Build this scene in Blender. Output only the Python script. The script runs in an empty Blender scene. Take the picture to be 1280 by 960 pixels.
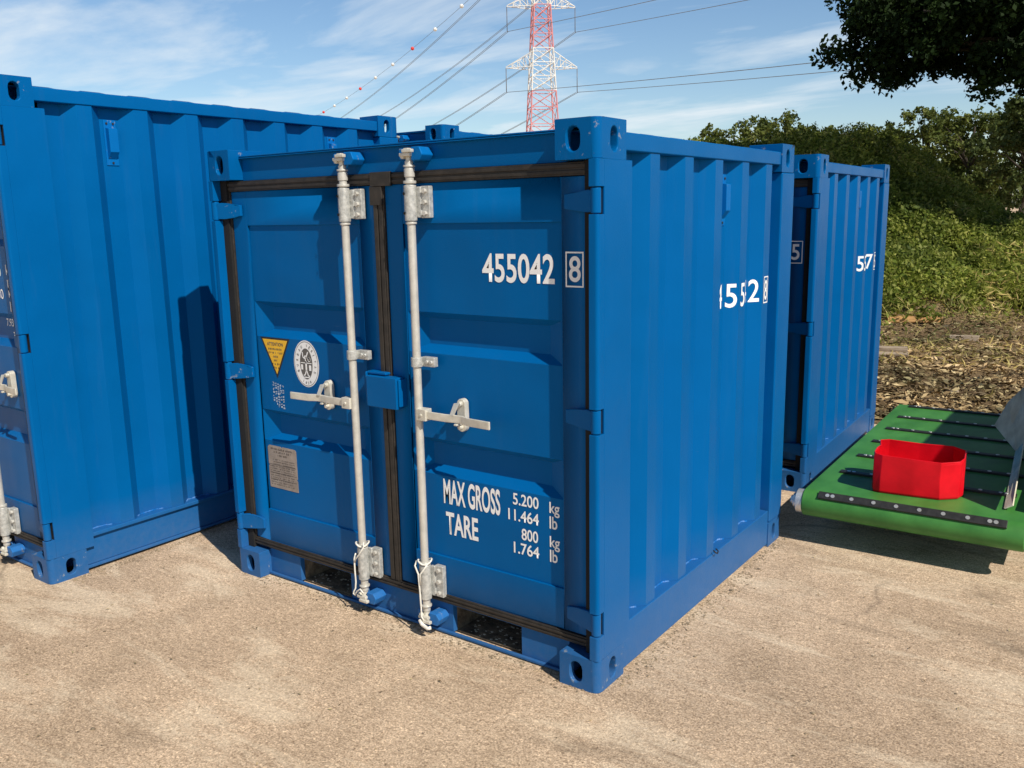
import bpy, bmesh, math, random
from mathutils import Vector, Matrix
import numpy as np
R = math.radians
random.seed(7); rng = np.random.default_rng(11)
scene = bpy.context.scene
C = scene.collection

# ------------------------------------------------------------------ camera
CAM = Vector((1.4003, -2.3858, 1.6248))
yaw, pitch, roll, FPX = -.6301, -.1913, -.0193, 1099.65
f = Vector((math.sin(yaw)*math.cos(pitch), math.cos(yaw)*math.cos(pitch), math.sin(pitch)))
r = f.cross(Vector((0, 0, 1))).normalized(); u = r.cross(f)
r2 = r*math.cos(roll) + u*math.sin(roll); u2 = -r*math.sin(roll) + u*math.cos(roll)
cd = bpy.data.cameras.new('camera'); cam = bpy.data.objects.new('camera', cd); C.objects.link(cam)
cam.matrix_world = Matrix(((r2.x, u2.x, -f.x, CAM.x), (r2.y, u2.y, -f.y, CAM.y), (r2.z, u2.z, -f.z, CAM.z), (0, 0, 0, 1)))
cd.sensor_width = 36; cd.lens = 36*FPX/1280; cd.clip_end = 6000; cd.clip_start = .05
scene.camera = cam

# ------------------------------------------------------------------ light
SUN = Vector((.590, -.200, .616)).normalized()
EL = math.asin(SUN.z); AZ = math.atan2(SUN.x, SUN.y)
sl = bpy.data.lights.new('sun', 'SUN'); sl.energy = 5.0; sl.angle = R(.5); sl.color = (1, .93, .82)
so = bpy.data.objects.new('sun', sl); C.objects.link(so)
so.rotation_euler = (-SUN).to_track_quat('-Z', 'Y').to_euler(); so.location = (20, -10, 20)

w = bpy.data.worlds.new('World'); scene.world = w; w.use_nodes = True
nt = w.node_tree; N = nt.nodes; L = nt.links; N.clear()
def nn(t, **k):
    n = N.new(t)
    for a, b in k.items(): setattr(n, a, b)
    return n
sky = nn('ShaderNodeTexSky'); sky.sky_type = 'NISHITA'; sky.sun_disc = False
sky.sun_elevation = EL; sky.sun_rotation = AZ; sky.air_density = 1.0; sky.dust_density = .4; sky.ozone_density = 2.2; sky.altitude = 50
tc = nn('ShaderNodeTexCoord'); sep = nn('ShaderNodeSeparateXYZ'); L.new(tc.outputs['Generated'], sep.inputs[0])
# thin high cloud: noise on the direction projected to a flat layer overhead
mz = nn('ShaderNodeMath', operation='MAXIMUM'); L.new(sep.outputs['Z'], mz.inputs[0]); mz.inputs[1].default_value = .0
ma = nn('ShaderNodeMath', operation='ADD'); L.new(mz.outputs[0], ma.inputs[0]); ma.inputs[1].default_value = .09
dv = nn('ShaderNodeVectorMath', operation='SCALE'); 
inv = nn('ShaderNodeMath', operation='DIVIDE'); inv.inputs[0].default_value = 1; L.new(ma.outputs[0], inv.inputs[1])
L.new(tc.outputs['Generated'], dv.inputs[0]); L.new(inv.outputs[0], dv.inputs['Scale'])
mp = nn('ShaderNodeMapping'); mp.inputs['Rotation'].default_value = (0, 0, R(-20)); mp.inputs['Scale'].default_value = (.55, 1.25, .0)
L.new(dv.outputs[0], mp.inputs[0])
nz = nn('ShaderNodeTexNoise'); nz.inputs['Scale'].default_value = .95; nz.inputs['Detail'].default_value = 9; nz.inputs['Roughness'].default_value = .58; nz.inputs['Distortion'].default_value = .35
L.new(mp.outputs[0], nz.inputs['Vector'])
cr = nn('ShaderNodeValToRGB'); cr.color_ramp.elements[0].position = .475; cr.color_ramp.elements[1].position = .67
cr.color_ramp.elements[0].color = (0, 0, 0, 1); cr.color_ramp.elements[1].color = (.8, .8, .8, 1); L.new(nz.outputs['Fac'], cr.inputs[0])
# small puffy clouds low over the horizon
mp2 = nn('ShaderNodeMapping'); mp2.inputs['Scale'].default_value = (9, 9, 30); L.new(tc.outputs['Generated'], mp2.inputs[0])
nz2 = nn('ShaderNodeTexNoise'); nz2.inputs['Scale'].default_value = 1.0; nz2.inputs['Detail'].default_value = 6; L.new(mp2.outputs[0], nz2.inputs['Vector'])
cr2 = nn('ShaderNodeValToRGB'); cr2.color_ramp.elements[0].position = .60; cr2.color_ramp.elements[1].position = .70
cr2.color_ramp.elements[1].color = (.8, .8, .8, 1); L.new(nz2.outputs['Fac'], cr2.inputs[0])
band = nn('ShaderNodeMapRange'); band.inputs['From Min'].default_value = .17; band.inputs['From Max'].default_value = .09
L.new(sep.outputs['Z'], band.inputs['Value'])
mm = nn('ShaderNodeMath', operation='MULTIPLY'); L.new(cr2.outputs[0], mm.inputs[0]); L.new(band.outputs[0], mm.inputs[1])
mx = nn('ShaderNodeMath', operation='MAXIMUM'); L.new(cr.outputs[0], mx.inputs[0]); L.new(mm.outputs[0], mx.inputs[1])
hs = nn('ShaderNodeHueSaturation'); hs.inputs['Saturation'].default_value = 1.12; hs.inputs['Value'].default_value = 1.08; L.new(sky.outputs[0], hs.inputs['Color'])
mix = nn('ShaderNodeMixRGB'); mix.inputs['Color2'].default_value = (7.7, 8.3, 8.7, 1)
L.new(mx.outputs[0], mix.inputs['Fac']); L.new(hs.outputs[0], mix.inputs['Color1'])
zr_ = nn('ShaderNodeMapRange'); zr_.inputs['From Min'].default_value = .22; zr_.inputs['From Max'].default_value = .75; zr_.inputs['To Min'].default_value = 1; zr_.inputs['To Max'].default_value = .26
L.new(sep.outputs['Z'], zr_.inputs['Value'])
dz_ = nn('ShaderNodeVectorMath', operation='SCALE'); L.new(mix.outputs[0], dz_.inputs[0]); L.new(zr_.outputs[0], dz_.inputs['Scale'])
bg = nn('ShaderNodeBackground'); bg.inputs['Strength'].default_value = .106; L.new(dz_.outputs[0], bg.inputs['Color'])
wo = nn('ShaderNodeOutputWorld'); L.new(bg.outputs[0], wo.inputs[0])
scene.view_settings.view_transform = 'Standard'; scene.view_settings.look = 'None'
scene.view_settings.gamma = 1; scene.view_settings.exposure = 0.05

# ------------------------------------------------------------------ materials
MAT = {}
def newmat(name):
    m = bpy.data.materials.new(name); m.use_nodes = True; t = m.node_tree; t.nodes.clear()
    b = t.nodes.new('ShaderNodeBsdfPrincipled'); o = t.nodes.new('ShaderNodeOutputMaterial'); t.links.new(b.outputs[0], o.inputs[0])
    MAT[name] = m; return m, t, b
def node(t, typ, **k):
    n = t.nodes.new(typ)
    for a, b in k.items():
        if a.startswith('i_'): n.inputs[a[2:].replace('_', ' ')].default_value = b
        else: setattr(n, a, b)
    return n
def ramp(t, src, stops):
    n = t.nodes.new('ShaderNodeValToRGB'); e = n.color_ramp.elements
    while len(e) > 1: e.remove(e[-1])
    e[0].position = stops[0][0]; e[0].color = (*stops[0][1], 1)
    for p, c in stops[1:]:
        q = e.new(p); q.color = (*c, 1)
    t.links.new(src, n.inputs[0]); return n
def coord(t, scale=(1, 1, 1), kind='Object'):
    c = t.nodes.new('ShaderNodeTexCoord'); m = t.nodes.new('ShaderNodeMapping'); m.inputs['Scale'].default_value = scale
    t.links.new(c.outputs[kind], m.inputs[0]); return m.outputs[0]
def noise(t, vec, scale, detail=5, rough=.55, dist=0):
    n = node(t, 'ShaderNodeTexNoise'); n.inputs['Scale'].default_value = scale; n.inputs['Detail'].default_value = detail
    n.inputs['Roughness'].default_value = rough; n.inputs['Distortion'].default_value = dist; t.links.new(vec, n.inputs['Vector']); return n.outputs['Fac']
def mixc(t, fac, a, b, mode='MIX'):
    n = node(t, 'ShaderNodeMixRGB', blend_type=mode)
    for i, v in ((0, fac), (1, a), (2, b)):
        if isinstance(v, (int, float)): n.inputs[i].default_value = v
        elif isinstance(v, tuple): n.inputs[i].default_value = (*v, 1)
        else: t.links.new(v, n.inputs[i])
    return n.outputs[0]
def bump(t, b, h, strength, dist):
    n = node(t, 'ShaderNodeBump'); n.inputs['Strength'].default_value = strength; n.inputs['Distance'].default_value = dist
    t.links.new(h, n.inputs['Height']); t.links.new(n.outputs[0], b.inputs['Normal']); return n

def paint(name, col, rough=.33, dirt=.5, chips=False, spec=.22):
    m, t, b = newmat(name); v = coord(t, kind='Object')
    c = tuple(col)
    n1 = noise(t, v, 1.7, 4, .6)
    base = ramp(t, n1, [(.3, tuple(x*.94 for x in c)), (.7, tuple(min(1, x*1.05) for x in c))]).outputs[0]
    vs = coord(t, (7, 7, .7))
    nd = noise(t, vs, 3, 6, .65)
    dm = ramp(t, nd, [(.56, (0, 0, 0)), (.8, (.12*dirt,)*3)]).outputs[0]
    base = mixc(t, dm, base, (.30, .27, .22))
    # splashed dust low on the steel
    g = node(t, 'ShaderNodeNewGeometry'); s = node(t, 'ShaderNodeSeparateXYZ'); t.links.new(g.outputs['Position'], s.inputs[0])
    mr = node(t, 'ShaderNodeMapRange'); mr.inputs['From Min'].default_value = .32; mr.inputs['From Max'].default_value = 0; mr.inputs['To Max'].default_value = .19
    t.links.new(s.outputs[2], mr.inputs[0])
    nn_ = noise(t, v, 38, 6, .7)
    mu = node(t, 'ShaderNodeMath', operation='MULTIPLY'); t.links.new(mr.outputs[0], mu.inputs[0]); t.links.new(nn_, mu.inputs[1])
    base = mixc(t, mu.outputs[0], base, (.34, .28, .20))
    sc = noise(t, coord(t, (3, 3, 70)), 1.4, 4, .7, .6); scm = ramp(t, sc, [(.70, (0, 0, 0)), (.735, (.5, .5, .5))]).outputs[0]
    scm = mixc(t, 1, scm, ramp(t, noise(t, v, 2.6, 3), [(.52, (0, 0, 0)), (.62, (1, 1, 1))]).outputs[0], 'MULTIPLY')
    base = mixc(t, scm, base, (.10, .20, .36))
    if chips:
        nc = noise(t, v, 26, 5, .7)
        cm = ramp(t, nc, [(.63, (0, 0, 0)), (.66, (.85, .85, .85))]).outputs[0]
        base = mixc(t, cm, base, (.20, .24, .30))
        nc2 = noise(t, v, 44, 4, .7)
        cm2 = ramp(t, nc2, [(.70, (0, 0, 0)), (.72, (.7, .7, .7))]).outputs[0]
        base = mixc(t, cm2, base, (.12, .06, .04))
    t.links.new(base, b.inputs['Base Color'])
    rr = node(t, 'ShaderNodeMapRange'); rr.inputs['To Min'].default_value = rough-.06; rr.inputs['To Max'].default_value = rough+.12
    t.links.new(noise(t, v, 9, 5, .6), rr.inputs[0]); t.links.new(rr.outputs[0], b.inputs['Roughness'])
    b.inputs['Specular IOR Level'].default_value = spec; b.inputs['Specular Tint'].default_value = (.12, .5, 1, 1)
    w1 = noise(t, v, 2.3, 2, .5); w2 = noise(t, v, 160, 3, .6)
    ad = node(t, 'ShaderNodeMath', operation='MULTIPLY_ADD'); ad.inputs[1].default_value = .04; t.links.new(w2, ad.inputs[0]); t.links.new(w1, ad.inputs[2])
    bump(t, b, ad.outputs[0], .45, .03)
    return m
BLUE = (.0005, .100, .315)
paint('blue_paint', BLUE, .36, .12)
paint('blue_cast', tuple(x*.97 for x in BLUE), .36, .45, chips=True, spec=.25)
paint('blue_keeper', (.002, .125, .40), .38, .6, chips=True)
def weldmat():
    m, t, b = newmat('weld_highlight_paint'); v = coord(t)
    base = ramp(t, noise(t, v, 30, 4, .6), [(.40, (.003, .13, .43)), (.66, (.12, .26, .52))]).outputs[0]  # paler blue puts the highlight on the welds into the colour
    t.links.new(base, b.inputs['Base Color']); b.inputs['Roughness'].default_value = .3
    bump(t, b, noise(t, v, 90, 3, .6), .8, .006)
weldmat()
def simple(name, lo, hi, scale, rough=.6, metal=0, bs=.3, bd=.004, spec=.5, vec=(1, 1, 1), detail=6):
    m, t, b = newmat(name); v = coord(t, vec); n = noise(t, v, scale, detail, .62)
    t.links.new(ramp(t, n, [(.32, lo), (.68, hi)]).outputs[0], b.inputs['Base Color'])
    b.inputs['Roughness'].default_value = rough; b.inputs['Metallic'].default_value = metal; b.inputs['Specular IOR Level'].default_value = spec
    bump(t, b, n, bs, bd); return m
simple('rubber', (.014, .012, .010), (.036, .029, .023), 30, .62, bs=.4, bd=.003, vec=(1, 1, 1))
simple('void_black', (.006, .006, .006), (.012, .011, .01), 12, .9)  # black colour in place of the shade within gaps and holes
simple('galv', (.50, .49, .45), (.64, .62, .57), 26, .42, .3, .3, .003)
simple('galv_dull', (.34, .35, .34), (.64, .64, .61), 60, .5, .35, .5, .003)
simple('zinc_pale', (.52, .50, .43), (.72, .69, .61), 24, .45, .25, .25, .002)
simple('white_vinyl', (.84, .85, .86), (.90, .90, .90), 9, .45, bs=.05)
simple('yellow_vinyl', (.72, .40, .015), (.85, .50, .03), 8, .45, bs=.05)
simple('black_vinyl', (.012, .012, .013), (.02, .02, .02), 8, .5, bs=.05)
simple('grey_vinyl', (.09, .085, .08), (.14, .13, .12), 20, .5, bs=.05)
simple('pale_blue_vinyl', (.45, .58, .75), (.60, .70, .82), 20, .5, bs=.05)
simple('etched_plate', (.26, .22, .19), (.42, .36, .31), 16, .5, .2, .2, .002)
simple('plate_ink', (.07, .06, .055), (.12, .10, .09), 30, .6)
simple('cord_white', (.66, .63, .55), (.82, .80, .74), 60, .8, bs=.8, bd=.002)
simple('pocket_dirt', (.035, .03, .024), (.30, .24, .16), 14, .95, bs=.9, bd=.02)
simple('grit', (.10, .08, .055), (.40, .31, .20), 9, .95)
simple('litter', (.42, .38, .30), (.62, .58, .48), 12, .9)
simple('green_belt', (.030, .155, .024), (.062, .245, .046), 7, .5, bs=.15, bd=.004, vec=(1, .5, 1))
simple('green_paint', (.02, .14, .025), (.05, .21, .04), 9, .42, bs=.2)
simple('cleat_black', (.010, .010, .011), (.028, .028, .028), 40, .5)
simple('bolt_steel', (.60, .60, .58), (.78, .78, .76), 30, .35, .7)
simple('red_plastic', (.52, .003, .010), (.78, .006, .018), 5, .36, spec=.2, bs=.25, bd=.006)
simple('skirt_steel', (.52, .46, .35), (.80, .73, .58), 9, .7, .0, .4, .004, vec=(3, 1, 1))
simple('wood_weathered', (.22, .16, .11), (.46, .38, .29), 6, .85, vec=(1, 12, 12), bs=.7, bd=.01)
simple('wood_orange', (.42, .22, .08), (.60, .36, .15), 6, .85, vec=(1, 12, 12), bs=.7, bd=.01)
simple('bark', (.03, .024, .018), (.07, .055, .04), 8, .95, vec=(1, 1, .3), bs=1, bd=.03)
simple('pylon_red', (.60, .22, .23), (.68, .28, .29), 3, .6)
simple('pylon_white', (.70, .70, .68), (.80, .80, .78), 3, .6)
simple('wire_dark', (.16, .18, .20), (.22, .24, .26), 3, .5)
simple('ball_red', (.7, .04, .03), (.75, .06, .05), 3, .5)
simple('insulator', (.10, .09, .09), (.16, .15, .15), 6, .4)

def foliage(name, a, b_, c_, trans=.35, sp=.25):
    m, t, b = newmat(name)
    g = node(t, 'ShaderNodeNewGeometry'); rp = ramp(t, g.outputs['Random Per Island'], [(0, a), (.5, b_), (1, c_)])
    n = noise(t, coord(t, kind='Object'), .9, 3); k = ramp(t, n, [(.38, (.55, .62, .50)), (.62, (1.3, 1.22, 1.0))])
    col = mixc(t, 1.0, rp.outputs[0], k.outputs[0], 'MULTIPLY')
    t.links.new(col, b.inputs['Base Color']); b.inputs['Roughness'].default_value = .6; b.inputs['Specular IOR Level'].default_value = sp
    tr = node(t, 'ShaderNodeBsdfTranslucent'); t.links.new(col, tr.inputs[0])
    ms = node(t, 'ShaderNodeMixShader'); ms.inputs[0].default_value = trans
    t.links.new(b.outputs[0], ms.inputs[1]); t.links.new(tr.outputs[0], ms.inputs[2])
    o = [x for x in t.nodes if x.type == 'OUTPUT_MATERIAL'][0]; t.links.new(ms.outputs[0], o.inputs[0])
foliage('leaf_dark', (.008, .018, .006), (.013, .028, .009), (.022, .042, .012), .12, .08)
foliage('leaf_far', (.075, .105, .022), (.105, .135, .03), (.14, .16, .045), .25)
foliage('leaf_far_dark', (.05, .08, .022), (.075, .105, .03), (.10, .13, .04), .25)
foliage('leaf_weed', (.075, .115, .015), (.16, .215, .034), (.34, .37, .10), .38)
foliage('leaf_tall', (.10, .14, .02), (.20, .25, .045), (.36, .38, .12), .4)
foliage('straw', (.28, .22, .09), (.46, .38, .17), (.20, .22, .07), .2)
foliage('chips', (.09, .06, .037), (.28, .20, .12), (.62, .50, .34), 0)

# concrete yard
m, t, b = newmat('concrete')
v = coord(t, kind='Object')
big = noise(t, v, .55, 5, .6, .4); mid = noise(t, v, 3.0, 8, .68, .3); fine = noise(t, coord(t, (.7, 1.25, 1)), 46, 8, .72, .4); grit = noise(t, v, 150, 4, .7)
c = ramp(t, big, [(.30, (.43, .318, .222)), (.50, (.535, .402, .284)), (.70, (.64, .495, .36))]).outputs[0]
c = mixc(t, .75, c, ramp(t, mid, [(.32, (.76, .75, .73)), (.5, (1, 1, 1)), (.68, (1.18, 1.18, 1.18))]).outputs[0], 'MULTIPLY')
c = mixc(t, .9, c, ramp(t, fine, [(.34, (.68, .66, .63)), (.45, (.93, .92, .91)), (.56, (1.05, 1.05, 1.05)), (.67, (1.35, 1.35, 1.32))]).outputs[0], 'MULTIPLY')
c = mixc(t, .8, c, ramp(t, grit, [(.36, (.48, .45, .42)), (.5, (1, 1, 1)), (.64, (1.5, 1.5, 1.45))]).outputs[0], 'MULTIPLY')
sg = node(t, 'ShaderNodeSeparateXYZ'); t.links.new(v, sg.inputs[0]); sm_ = node(t, 'ShaderNodeMapRange'); sm_.inputs['From Min'].default_value = -.6; sm_.inputs['From Max'].default_value = .9; sm_.inputs['To Min'].default_value = .0; sm_.inputs['To Max'].default_value = .09; t.links.new(sg.outputs[0], sm_.inputs[0])
ads = node(t, 'ShaderNodeMath', operation='ADD'); t.links.new(noise(t, coord(t, (.6, 1.7, 1)), 1.6, 9, .72, .6), ads.inputs[0]); t.links.new(sm_.outputs[0], ads.inputs[1])
st = ramp(t, ads.outputs[0], [(.60, (0, 0, 0)), (.72, (.7, .7, .7))]).outputs[0]
c = mixc(t, st, c, (.20, .15, .105))
mud = ramp(t, noise(t, coord(t, (.45, 1.5, 1)), 2.6, 9, .74, .5), [(.50, (0, 0, 0)), (.60, (.55, .55, .55))]).outputs[0]
c = mixc(t, mud, c, (.74, .61, .45))
gr2 = noise(t, v, 95, 4, .65, .8)
c = mixc(t, .85, c, ramp(t, gr2, [(.36, (.66, .62, .58)), (.47, (.95, .94, .93)), (.56, (1.05, 1.05, 1.05)), (.66, (1.42, 1.42, 1.38))]).outputs[0], 'MULTIPLY')
sp = ramp(t, noise(t, v, 64, 2, .5), [(.24, (.85, .85, .85)), (.275, (0, 0, 0))]).outputs[0]
c = mixc(t, sp, c, (.05, .045, .04))
vo_ = node(t, 'ShaderNodeTexVoronoi', feature='DISTANCE_TO_EDGE'); vo_.inputs['Scale'].default_value = .42
wv = node(t, 'ShaderNodeTexNoise'); wv.inputs['Scale'].default_value = 2.2; wv.inputs['Detail'].default_value = 8; t.links.new(v, wv.inputs['Vector'])
wm_ = node(t, 'ShaderNodeMixRGB'); wm_.inputs[0].default_value = .28; t.links.new(v, wm_.inputs[1]); t.links.new(wv.outputs['Color'], wm_.inputs[2]); t.links.new(wm_.outputs[0], vo_.inputs['Vector'])
ck = ramp(t, vo_.outputs[0], [(.0, (.55, .55, .55)), (.006, (0, 0, 0))]).outputs[0]
ckm = mixc(t, 1, ck, ramp(t, noise(t, v, .8, 3), [(.5, (0, 0, 0)), (.58, (1, 1, 1))]).outputs[0], 'MULTIPLY')
c = mixc(t, ckm, c, (.16, .12, .09))
t.links.new(c, b.inputs['Base Color']); b.inputs['Roughness'].default_value = .92; b.inputs['Specular IOR Level'].default_value = .25
a1 = node(t, 'ShaderNodeMath', operation='MULTIPLY_ADD'); a1.inputs[1].default_value = .35; t.links.new(fine, a1.inputs[0]); t.links.new(mid, a1.inputs[2])
a2 = node(t, 'ShaderNodeMath', operation='MULTIPLY_ADD'); a2.inputs[1].default_value = .18; t.links.new(grit, a2.inputs[0]); t.links.new(a1.outputs[0], a2.inputs[2])
bump(t, b, a2.outputs[0], .9, .016)
# dirt
m, t, b = newmat('dirt')
v = coord(t, kind='Object')
c = ramp(t, noise(t, v, .9, 7, .65), [(.3, (.15, .10, .06)), (.55, (.27, .195, .115)), (.75, (.40, .31, .18))]).outputs[0]
c = mixc(t, .9, c, ramp(t, noise(t, v, 26, 7, .75), [(.32, (.35, .33, .30)), (.5, (1, 1, 1)), (.68, (1.7, 1.6, 1.45))]).outputs[0], 'MULTIPLY')
g = node(t, 'ShaderNodeNewGeometry'); s = node(t, 'ShaderNodeSeparateXYZ'); t.links.new(g.outputs['Position'], s.inputs[0])
mr = node(t, 'ShaderNodeMapRange'); mr.inputs['From Min'].default_value = .35; mr.inputs['From Max'].default_value = .9; t.links.new(s.outputs[2], mr.inputs[0])
c = mixc(t, mr.outputs[0], c, (.035, .05, .014))
t.links.new(c, b.inputs['Base Color']); b.inputs['Roughness'].default_value = 1; b.inputs['Specular IOR Level'].default_value = .1
bump(t, b, noise(t, v, 18, 8, .75), 1, .05)

# ------------------------------------------------------------------ mesh helpers
def linkmesh(name, bm, mat, parent=None, bevel=0, smooth=False, seg=2):
    me = bpy.data.meshes.new(name); bm.normal_update(); bm.to_mesh(me); bm.free()
    o = bpy.data.objects.new(name, me); C.objects.link(o)
    for mm_ in (mat if isinstance(mat, (list, tuple)) else [mat]): me.materials.append(MAT[mm_])
    if parent is not None: o.parent = parent
    if smooth:
        for p in me.polygons: p.use_smooth = True
    if bevel:
        md = o.modifiers.new('bevel', 'BEVEL'); md.width = bevel; md.segments = seg; md.limit_method = 'ANGLE'; md.angle_limit = R(35)
        for p in me.polygons: p.use_smooth = True
        wn = o.modifiers.new('wn', 'WEIGHTED_NORMAL'); wn.keep_sharp = True
    return o
def empty(name, loc=(0, 0, 0), rz=0):
    o = bpy.data.objects.new(name, None); o.empty_display_size = .2; C.objects.link(o); o.location = loc; o.rotation_euler.z = rz; return o
def tag(o, label=None, cat=None, group=None, kind=None):
    if label: o['label'] = label
    if cat: o['category'] = cat
    if group: o['group'] = group
    if kind: o['kind'] = kind
    return o
def box(bm, x0, x1, y0, y1, z0, z1, mi=0):
    vs = [bm.verts.new(p) for p in ((x0,y0,z0),(x1,y0,z0),(x1,y1,z0),(x0,y1,z0),(x0,y0,z1),(x1,y0,z1),(x1,y1,z1),(x0,y1,z1))]
    for q in ((3,2,1,0),(4,5,6,7),(0,1,5,4),(1,2,6,5),(2,3,7,6),(3,0,4,7)):
        fc = bm.faces.new([vs[i] for i in q]); fc.material_index = mi
    return vs
def prism(bm, pts, fn, d0, d1, mi=0):
    """extrude closed 2D outline pts; fn(a,b,d)->xyz"""
    A = [bm.verts.new(fn(a, b_, d0)) for a, b_ in pts]; B = [bm.verts.new(fn(a, b_, d1)) for a, b_ in pts]
    n = len(pts); fs = [bm.faces.new(A[::-1]), bm.faces.new(B)]
    for i in range(n): fs.append(bm.faces.new((A[i], A[(i+1) % n], B[(i+1) % n], B[i])))
    for q in fs: q.material_index = mi
def fix(bm): bmesh.ops.recalc_face_normals(bm, faces=bm.faces)
def tube(bm, pts, rad, n=10, caps=True, mi=0):
    pts = [Vector(p) for p in pts]; rings = []
    rads = rad if isinstance(rad, (list, tuple)) else [rad]*len(pts)
    prev = None
    for i, p in enumerate(pts):
        d = (pts[min(i+1, len(pts)-1)] - pts[max(i-1, 0)]).normalized()
        if prev is None: a = d.orthogonal().normalized()
        else: a = (prev - d*prev.dot(d)).normalized()
        prev = a; bb = d.cross(a)
        rings.append([bm.verts.new(p + (a*math.cos(2*math.pi*k/n) + bb*math.sin(2*math.pi*k/n))*rads[i]) for k in range(n)])
    for A, B in zip(rings, rings[1:]):
        for k in range(n):
            q = bm.faces.new((A[k], A[(k+1) % n], B[(k+1) % n], B[k])); q.material_index = mi; q.smooth = True
    if caps:
        q = bm.faces.new(rings[0][::-1]); q.material_index = mi; q = bm.faces.new(rings[-1]); q.material_index = mi
def cyl(bm, p0, p1, rad, n=14, mi=0): tube(bm, [p0, p1], rad, n, True, mi)
def M(): return bmesh.new()

# text: flat mesh fitted to a box, optionally wrapped by fn(u,v)->xyz; cuts are u values where it is sliced first
def text_bm(s, u0, v0, wd, ht, fn, bold=.02, cuts=(), thick=True):
    cu = bpy.data.curves.new('t', 'FONT'); cu.body = s; cu.size = 1; cu.offset = bold; cu.resolution_u = 5; cu.fill_mode = 'BOTH'; cu.dimensions = '2D'
    o = bpy.data.objects.new('t', cu); C.objects.link(o)
    bpy.context.view_layer.update()
    me = bpy.data.meshes.new_from_object(o.evaluated_get(bpy.context.evaluated_depsgraph_get()))
    bpy.data.objects.remove(o); bpy.data.curves.remove(cu)
    bm = M(); bm.from_mesh(me); bpy.data.meshes.remove(me)
    xs = [v.co.x for v in bm.verts]; ys = [v.co.y for v in bm.verts]
    x0, x1, y0, y1 = min(xs), max(xs), min(ys), max(ys)
    if wd is None: wd = (x1-x0)/(y1-y0)*ht
    for v_ in bm.verts: v_.co = Vector((u0 + (v_.co.x-x0)/(x1-x0)*wd, v0 + (v_.co.y-y0)/(y1-y0)*ht, 0))
    for cx in cuts:
        bmesh.ops.bisect_plane(bm, geom=bm.verts[:]+bm.edges[:]+bm.faces[:], plane_co=(cx, 0, 0), plane_no=(1, 0, 0))
    for v_ in bm.verts: v_.co = Vector(fn(v_.co.x, v_.co.y))
    return bm
def join(dst, src):
    me = bpy.data.meshes.new('j'); src.to_mesh(me); src.free(); dst.from_mesh(me); bpy.data.meshes.remove(me)
def rectline(bm, u0, u1, v0, v1, t_, fn, cuts=()):
    us = sorted({u0, u0+t_, u1-t_, u1, *[c_ for c_ in cuts if u0 < c_ < u1]})
    for a, b_ in zip(us, us[1:]):
        rngs = [(v0, v1)] if (b_ <= u0+t_+1e-6 or a >= u1-t_-1e-6) else [(v0, v0+t_), (v1-t_, v1)]
        for c0, c1 in rngs: bm.faces.new([bm.verts.new(fn(*q)) for q in ((a, c0), (b_, c0), (b_, c1), (a, c1))])
def dashes(bm, u0, u1, v, h, fn, gap=.3, seed=1, vert=False):
    rr = random.Random(seed); a = u0
    while a < u1:
        w_ = h*rr.uniform(.5, 1.0); b_ = min(a+w_, u1)
        for k in range(2):
            c0 = v + (0 if k else h*.55); c1 = c0 + h*rr.choice((.28, .42))
            if rr.random() < .85: bm.faces.new([bm.verts.new(fn(*q)) for q in ((a, c0), (b_, c0), (b_, c1), (a, c1))])
        if rr.random() < .7:
            e = a + h*.22; bm.faces.new([bm.verts.new(fn(*q)) for q in ((a, v), (e, v), (e, v+h), (a, v+h))])
        a = b_ + h*gap*(1 if rr.random() < .8 else 2.6)

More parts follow.
